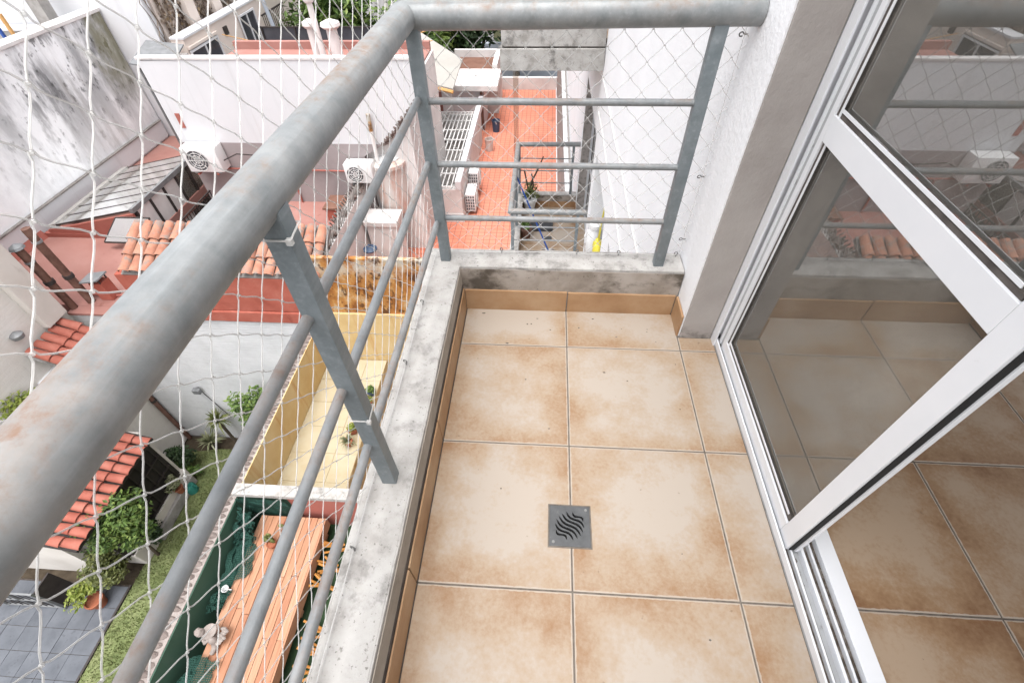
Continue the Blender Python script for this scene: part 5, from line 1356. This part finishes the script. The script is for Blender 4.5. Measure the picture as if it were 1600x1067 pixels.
# green shade net: crumpled pieces
def crumple(name, pts, lab, seed, amp=0.05, nu=14, nv=14):
    a, b_, c_, d = [Vector(p) for p in pts]
    m_ = MB(); vs = []; fs = []
    for i in range(nu + 1):
        for j in range(nv + 1):
            u, v = i / nu, j / nv
            p = a.lerp(b_, u).lerp(d.lerp(c_, u), v)
            q = Vector((u * 5 + seed, v * 5, seed * 1.7))
            p = p + noise.noise_vector(q) * amp + noise.noise_vector(q * 2.3) * amp * 0.5
            vs.append(p)
    for i in range(nu):
        for j in range(nv):
            k = i * (nv + 1) + j
            fs.append((k, k + 1, k + nv + 2, k + nv + 1))
    m_.add(vs, fs)
    return tag(m_.build(name, 'shade_net', None, smooth=True), lab, 'netting', 'pieces of green shade netting')
crumple('shade_netting', [(-4.19, 2.17, -5.3), (-3.45, 2.17, -5.35), (-3.5, 2.15, -4.72), (-4.19, 2.15, -4.70)], 'green shade netting hung over the partition wall', 1, 0.035)
crumple('shade_netting', [(-4.19, 2.1, -4.85), (-3.95, 2.0, -4.9), (-3.9, 1.7, -5.15), (-4.15, 1.7, -5.15)], 'bunched green netting in the corner of the deck', 2, 0.12, 18, 18)
crumple('shade_netting', [(-4.17, 1.75, -5.1), (-3.88, 1.7, -5.16), (-3.80, 1.35, -5.17), (-4.12, 1.1, -5.17)], 'pointed flap of green netting on the deck edge', 3, 0.05)
crumple('shade_netting', [(-4.15, 1.1, -5.14), (-3.95, 1.15, -5.15), (-3.97, 0.9, -5.15), (-4.16, 0.85, -5.15)], 'small twist of green netting above the stone cherub', 4, 0.06)
crumple('shade_netting', [(-4.05, 0.42, -5.12), (-3.74, 0.35, -5.15), (-3.8, -0.1, -5.15), (-4.15, -0.1, -5.12)], 'green netting corner below the stone cherub', 5, 0.05)
# stone cherub with a bowl
ch = thing('cherub_statue', (-3.92, 0.6, -5.2), 'pale stone cherub figurine holding a shell bowl', 'statue')
MB().ball((-3.92, 0.6, -5.12), 0.075, 12, 8, (1.15, 0.85, 1.0)).ball((-3.86, 0.56, -5.06), 0.05, 10, 7, (1, 0.9, 1.3)).build('torso', 'statue', ch, smooth=True)
MB().ball((-4.02, 0.62, -5.0), 0.05, 12, 9).ball((-4.03, 0.62, -4.97), 0.047, 10, 7, (1, 1, 0.8), 0.12).build('head', 'statue', ch, smooth=True)
MB().lathe((-3.92, 0.64, -5.08), [(0.03, 0), (0.075, 0.05), (0.085, 0.08), (0.07, 0.075), (0.02, 0.04)], 16).build('bowl', 'statue', ch, smooth=True)
MB().tube([(-3.98, 0.56, -5.06), (-3.94, 0.53, -5.05), (-3.88, 0.58, -5.03)], 0.02, 8).tube([(-3.99, 0.66, -5.06), (-3.95, 0.71, -5.05), (-3.88, 0.69, -5.03)], 0.02, 8).build('arms', 'statue', ch, smooth=True)
wb = MB()
for k in range(7): wb.ball((-3.80 + 0.018 * (k % 3), 0.56 + 0.025 * k - 0.02, -5.08 + 0.01 * (k % 2)), 0.035, 7, 5, (1.2, 0.7, 0.5), 0.15)
wb.build('wings', 'statue', ch, smooth=True)
MB().tube([(-3.88, 0.56, -5.13), (-3.85, 0.50, -5.14), (-3.87, 0.46, -5.17)], 0.034, 10, True, [1, 0.95, 0.8]).ball((-3.87, 0.455, -5.17), 0.03, 8, 6).build('legs', 'statue', ch, smooth=True)
# potted cacti on the deck
for (x, y, sd, lab) in ((-3.65, 1.72, 3, 'prickly pear cactus in a clay pot on the deck'), (-3.52, 2.0, 4, 'small pale cactus pot near the far end of the deck')):
    t = thing('potted_cactus', (x, y, -5.2), lab, 'plant', 'potted cacti')
    pot(t, (x, y, -5.2), 0.065, 0.1)
    cb = MB(); rnd = random.Random(sd)
    for k in range(7 if sd == 3 else 2): cb.ball((x + rnd.uniform(-0.08, 0.08), y + rnd.uniform(-0.08, 0.08), -5.06 + rnd.uniform(0, 0.06)), 0.038, 8, 6, (1, 0.5, 1.2))
    cb.build('pads', 'leaf_olive', t, smooth=True)
t = thing('white_cup', (-4.02, 1.13, -5.2), 'small white cup among the green netting', 'cup')
MB().lathe((-4.02, 1.13, -5.18), [(0.03, 0), (0.045, 0.07), (0.04, 0.07), (0.028, 0.01)], 14).build('cup_body', 'white_plastic', t, smooth=True)
MB().tube([(-3.98, 1.13, -5.13), (-3.95, 1.13, -5.14), (-3.98, 1.13, -5.165)], 0.006, 6).build('cup_handle', 'white_plastic', t)
# bamboo bundles
bam = smesh(MB().lathe((0, 0, 0), [(0.012, 0), (0.016, 0.0), (0.016, 0.3), (0.0115, 0.3), (0.0115, 0.28), (0.001, 0.28)], 10), 'stick', 'bamboo', smooth=True)
labs = ['bamboo stick bundle nearest the red partition', 'second bamboo bundle from the red partition beside the deck', 'third bamboo bundle from the red partition', 'fourth bamboo bundle from the red partition, fanned out', 'fifth bamboo bundle from the red partition', 'bamboo bundle nearest the bottom edge of the deck view']
for i, (x, y) in enumerate(((-2.92, 1.85), (-2.90, 1.55), (-2.92, 1.32), (-2.82, 0.80), (-2.80, 0.58), (-2.80, 0.36))):
    t = thing('bamboo_bundle', (x + 0.1, y, -5.6), labs[i], 'bamboo', 'bundles of cut bamboo beside the deck')
    for k in range(6):
        a = R(180 + random.uniform(-38, 38)); el = R(random.uniform(20, 48))
        d = Vector((math.cos(a) * math.cos(el), math.sin(a) * math.cos(el), math.sin(el)))
        p = Vector((x + 0.12 + random.uniform(-0.02, 0.05), y + random.uniform(-0.05, 0.05), -5.55 + k * 0.02))
        inst('stick', bam, t, p, d.to_track_quat('Z', 'Y').to_matrix())
# plants on the yellow patio
for (x, y, m_, n_, lab, sd) in ((-3.25, 3.55, 'leaf_pale', 26, 'pale spiky succulent in a square pot on the yellow patio', 1), (-3.24, 3.78, 'leaf_lime', 0, 'lime green bushy plant on the yellow patio', 2), (-3.2, 4.0, 'leaf_red', 0, 'dark red leaved plant on the yellow patio', 3), (-3.14, 4.6, 'leaf_green', 0, 'small green plant in a dark pot at the patio edge', 4), (-3.13, 4.36, 'leaf_lime', 0, 'tiny lime plant by the patio edge', 5)):
    t = thing('patio_plant', (x, y, -5.6), lab, 'plant', 'plants along the edge of the yellow patio')
    pot(t, (x, y, -5.6), 0.08, 0.12, 'terracotta' if sd != 4 else 'bucket_blue')
    if n_: spiky(t, (x, y, -5.5), 40, 0.2, m_, 0.5, 0.012, sd, 'foliage')
    else:
        b, _ = foliage((x, y, -5.42), (0.11, 0.13, 0.1), 160, 0.03, 5, 60 + sd); b.build('foliage', m_, t)
# lamp with cable on the white brick wall
t = thing('wall_floodlight', (-7.62, 5.45, -6.95), 'small floodlight on the white brick wall with hanging cable', 'lamp')
MB().box(-7.70, -7.54, 5.36, 5.46, -6.95, -6.83).build('housing', 'grey_metal', t, bevel=0.01); MB().box(-7.64, -7.60, 5.46, 5.498, -6.9, -6.86).build('bracket', 'dark_metal', t)
MB().tube([(-7.62, 5.485, -6.95), (-7.5, 5.485, -7.6), (-7.4, 5.485, -8.0)], 0.008, 5).build('cable', 'dark_metal', t)
t = thing('corner_downpipe', (-8.93, 5.43, GZ), 'brown downpipe in the corner of the white and beige walls', 'pipe')
MB().tube([(-8.94, 5.43, GZ), (-8.94, 5.43, -5.2)], 0.05, 10).build('pipe', 'flue_brown', t, smooth=True); MB().tube([(-8.94, 5.43, -7.4), (-8.94, 5.43, -7.34)], 0.06, 10).build('collar', 'dark_metal', t)

# ---- things on the lower balcony and its window sill
t = thing('balcony_plant', (-0.33, 6.82, -3.0), 'bare stemmed plant in a white pot on the lower balcony', 'plant')
pot(t, (-0.33, 6.75, -3.0), 0.12, 0.22, 'white_plastic')
b, _ = foliage((-0.33, 6.75, -2.68), (0.2, 0.18, 0.14), 220, 0.035, 6, 71); b.build('foliage', 'leaf_olive', t)
stb = MB().tube([(-0.33, 6.75, -2.8), (-0.3, 6.78, -2.5), (-0.2, 6.82, -2.3), (-0.12, 6.84, -2.1)], 0.018, 6, True, [1, 0.9, 0.8, 0.5]).tube([(-0.33, 6.75, -2.8), (-0.38, 6.78, -2.5), (-0.42, 6.8, -2.33)], 0.014, 6).tube([(-0.32, 6.75, -2.8), (-0.27, 6.75, -2.55), (-0.3, 6.76, -2.35)], 0.012, 6)
stb.build('stems', 'bark', t)
t = thing('mop', (-0.02, 5.5, -3.0), 'blue handled string mop leaning on the lower balcony rail', 'mop')
MB().tube([(0.0, 5.5, -2.93), (-0.50, 5.98, -1.98)], 0.012, 8).build('handle', 'blue', t)
mb_ = MB()
for k in range(36):
    a = random.uniform(0, 6.28); L = random.uniform(0.08, 0.17)
    mb_.tube([(0.0, 5.5, -2.93), (0.0 + L * 0.6 * math.cos(a), 5.5 + L * 0.6 * math.sin(a), -2.95), (L * math.cos(a), 5.5 + L * math.sin(a), -2.992)], 0.006, 4)
mb_.build('mop_head', 'white_dirty', t)
t = thing('dark_tray', (-0.08, 6.25, -3.0), 'black plastic tray on the lower balcony tiles', 'tray')
MB().box(-0.28, 0.05, 6.12, 6.36, -3.0, -2.985).build('base', 'black_tray', t); MB().box(-0.28, 0.05, 6.10, 6.12, -3.0, -2.95).box(-0.28, 0.05, 6.36, 6.38, -3.0, -2.95).box(-0.3, -0.28, 6.1, 6.38, -3.0, -2.95).box(0.05, 0.07, 6.1, 6.38, -3.0, -2.95).build('rim', 'black_tray', t)
t = thing('small_green_pot', (-0.37, 5.95, -3.0), 'brown pot with green plant by the lower balcony curb', 'plant')
pot(t, (-0.36, 5.95, -3.0), 0.1, 0.18, 'flue_brown'); b, _ = foliage((-0.36, 5.95, -2.78), (0.11, 0.11, 0.08), 90, 0.035, 4, 75); b.build('foliage', 'leaf_green', t)
t = thing('floor_drain', (-0.05, 5.91, -3.0), 'square floor drain on the lower balcony tiles', 'drain')
MB().box(-0.065, 0.056, 5.85, 5.97, -2.9995, -2.997).build('grate', 'drain', t); 
for k in range(4): MB().box(-0.05, 0.04, 5.87 + k * 0.024, 5.877 + k * 0.024, -2.997, -2.9955).build('slot_shade', 'pit', t)  # near-black strips painted in place of shaded holes
t = thing('white_bottle', (0.52, 4.35, -2.13), 'white plastic jug on the facade window sill', 'bottle')
MB().lathe((0.52, 4.42, -2.13), [(0.08, 0), (0.09, 0.02), (0.09, 0.28), (0.06, 0.33), (0.06, 0.36), (0.075, 0.36), (0.075, 0.40), (0.01, 0.41)], 16).build('jug', 'white_plastic', t, smooth=True)
MB().tube([(0.44, 4.42, -1.82), (0.41, 4.42, -1.9), (0.44, 4.42, -2.0)], 0.012, 6).build('handle', 'white_plastic', t)
t = thing('yellow_bag', (0.47, 3.68, -1.69), 'yellow plastic bag hanging in the facade window beside the white jug', 'bag')
MB().ball((0.47, 3.68, -1.56), 0.09, 12, 9, (0.6, 1.0, 1.4), 0.14).build('bag_body', 'yellow_bag', t, smooth=True); MB().tube([(0.47, 3.65, -1.45), (0.48, 3.67, -1.2), (0.49, 3.68, -0.97), (0.48, 3.70, -1.2), (0.47, 3.72, -1.45)], 0.006, 6).build('bag_handle', 'yellow_bag', t)
t = thing('folded_screen', (-0.56, 7.0, -3.0), 'pale translucent strip hanging beside the lower balcony', 'screen')
MB().box(-0.60, -0.52, 7.02, 7.03, -2.75, -0.3).build('strip', 'strip', t); MB().box(-0.61, -0.51, 7.01, 7.04, -0.3, -0.262).build('batten', 'white_metal', t)
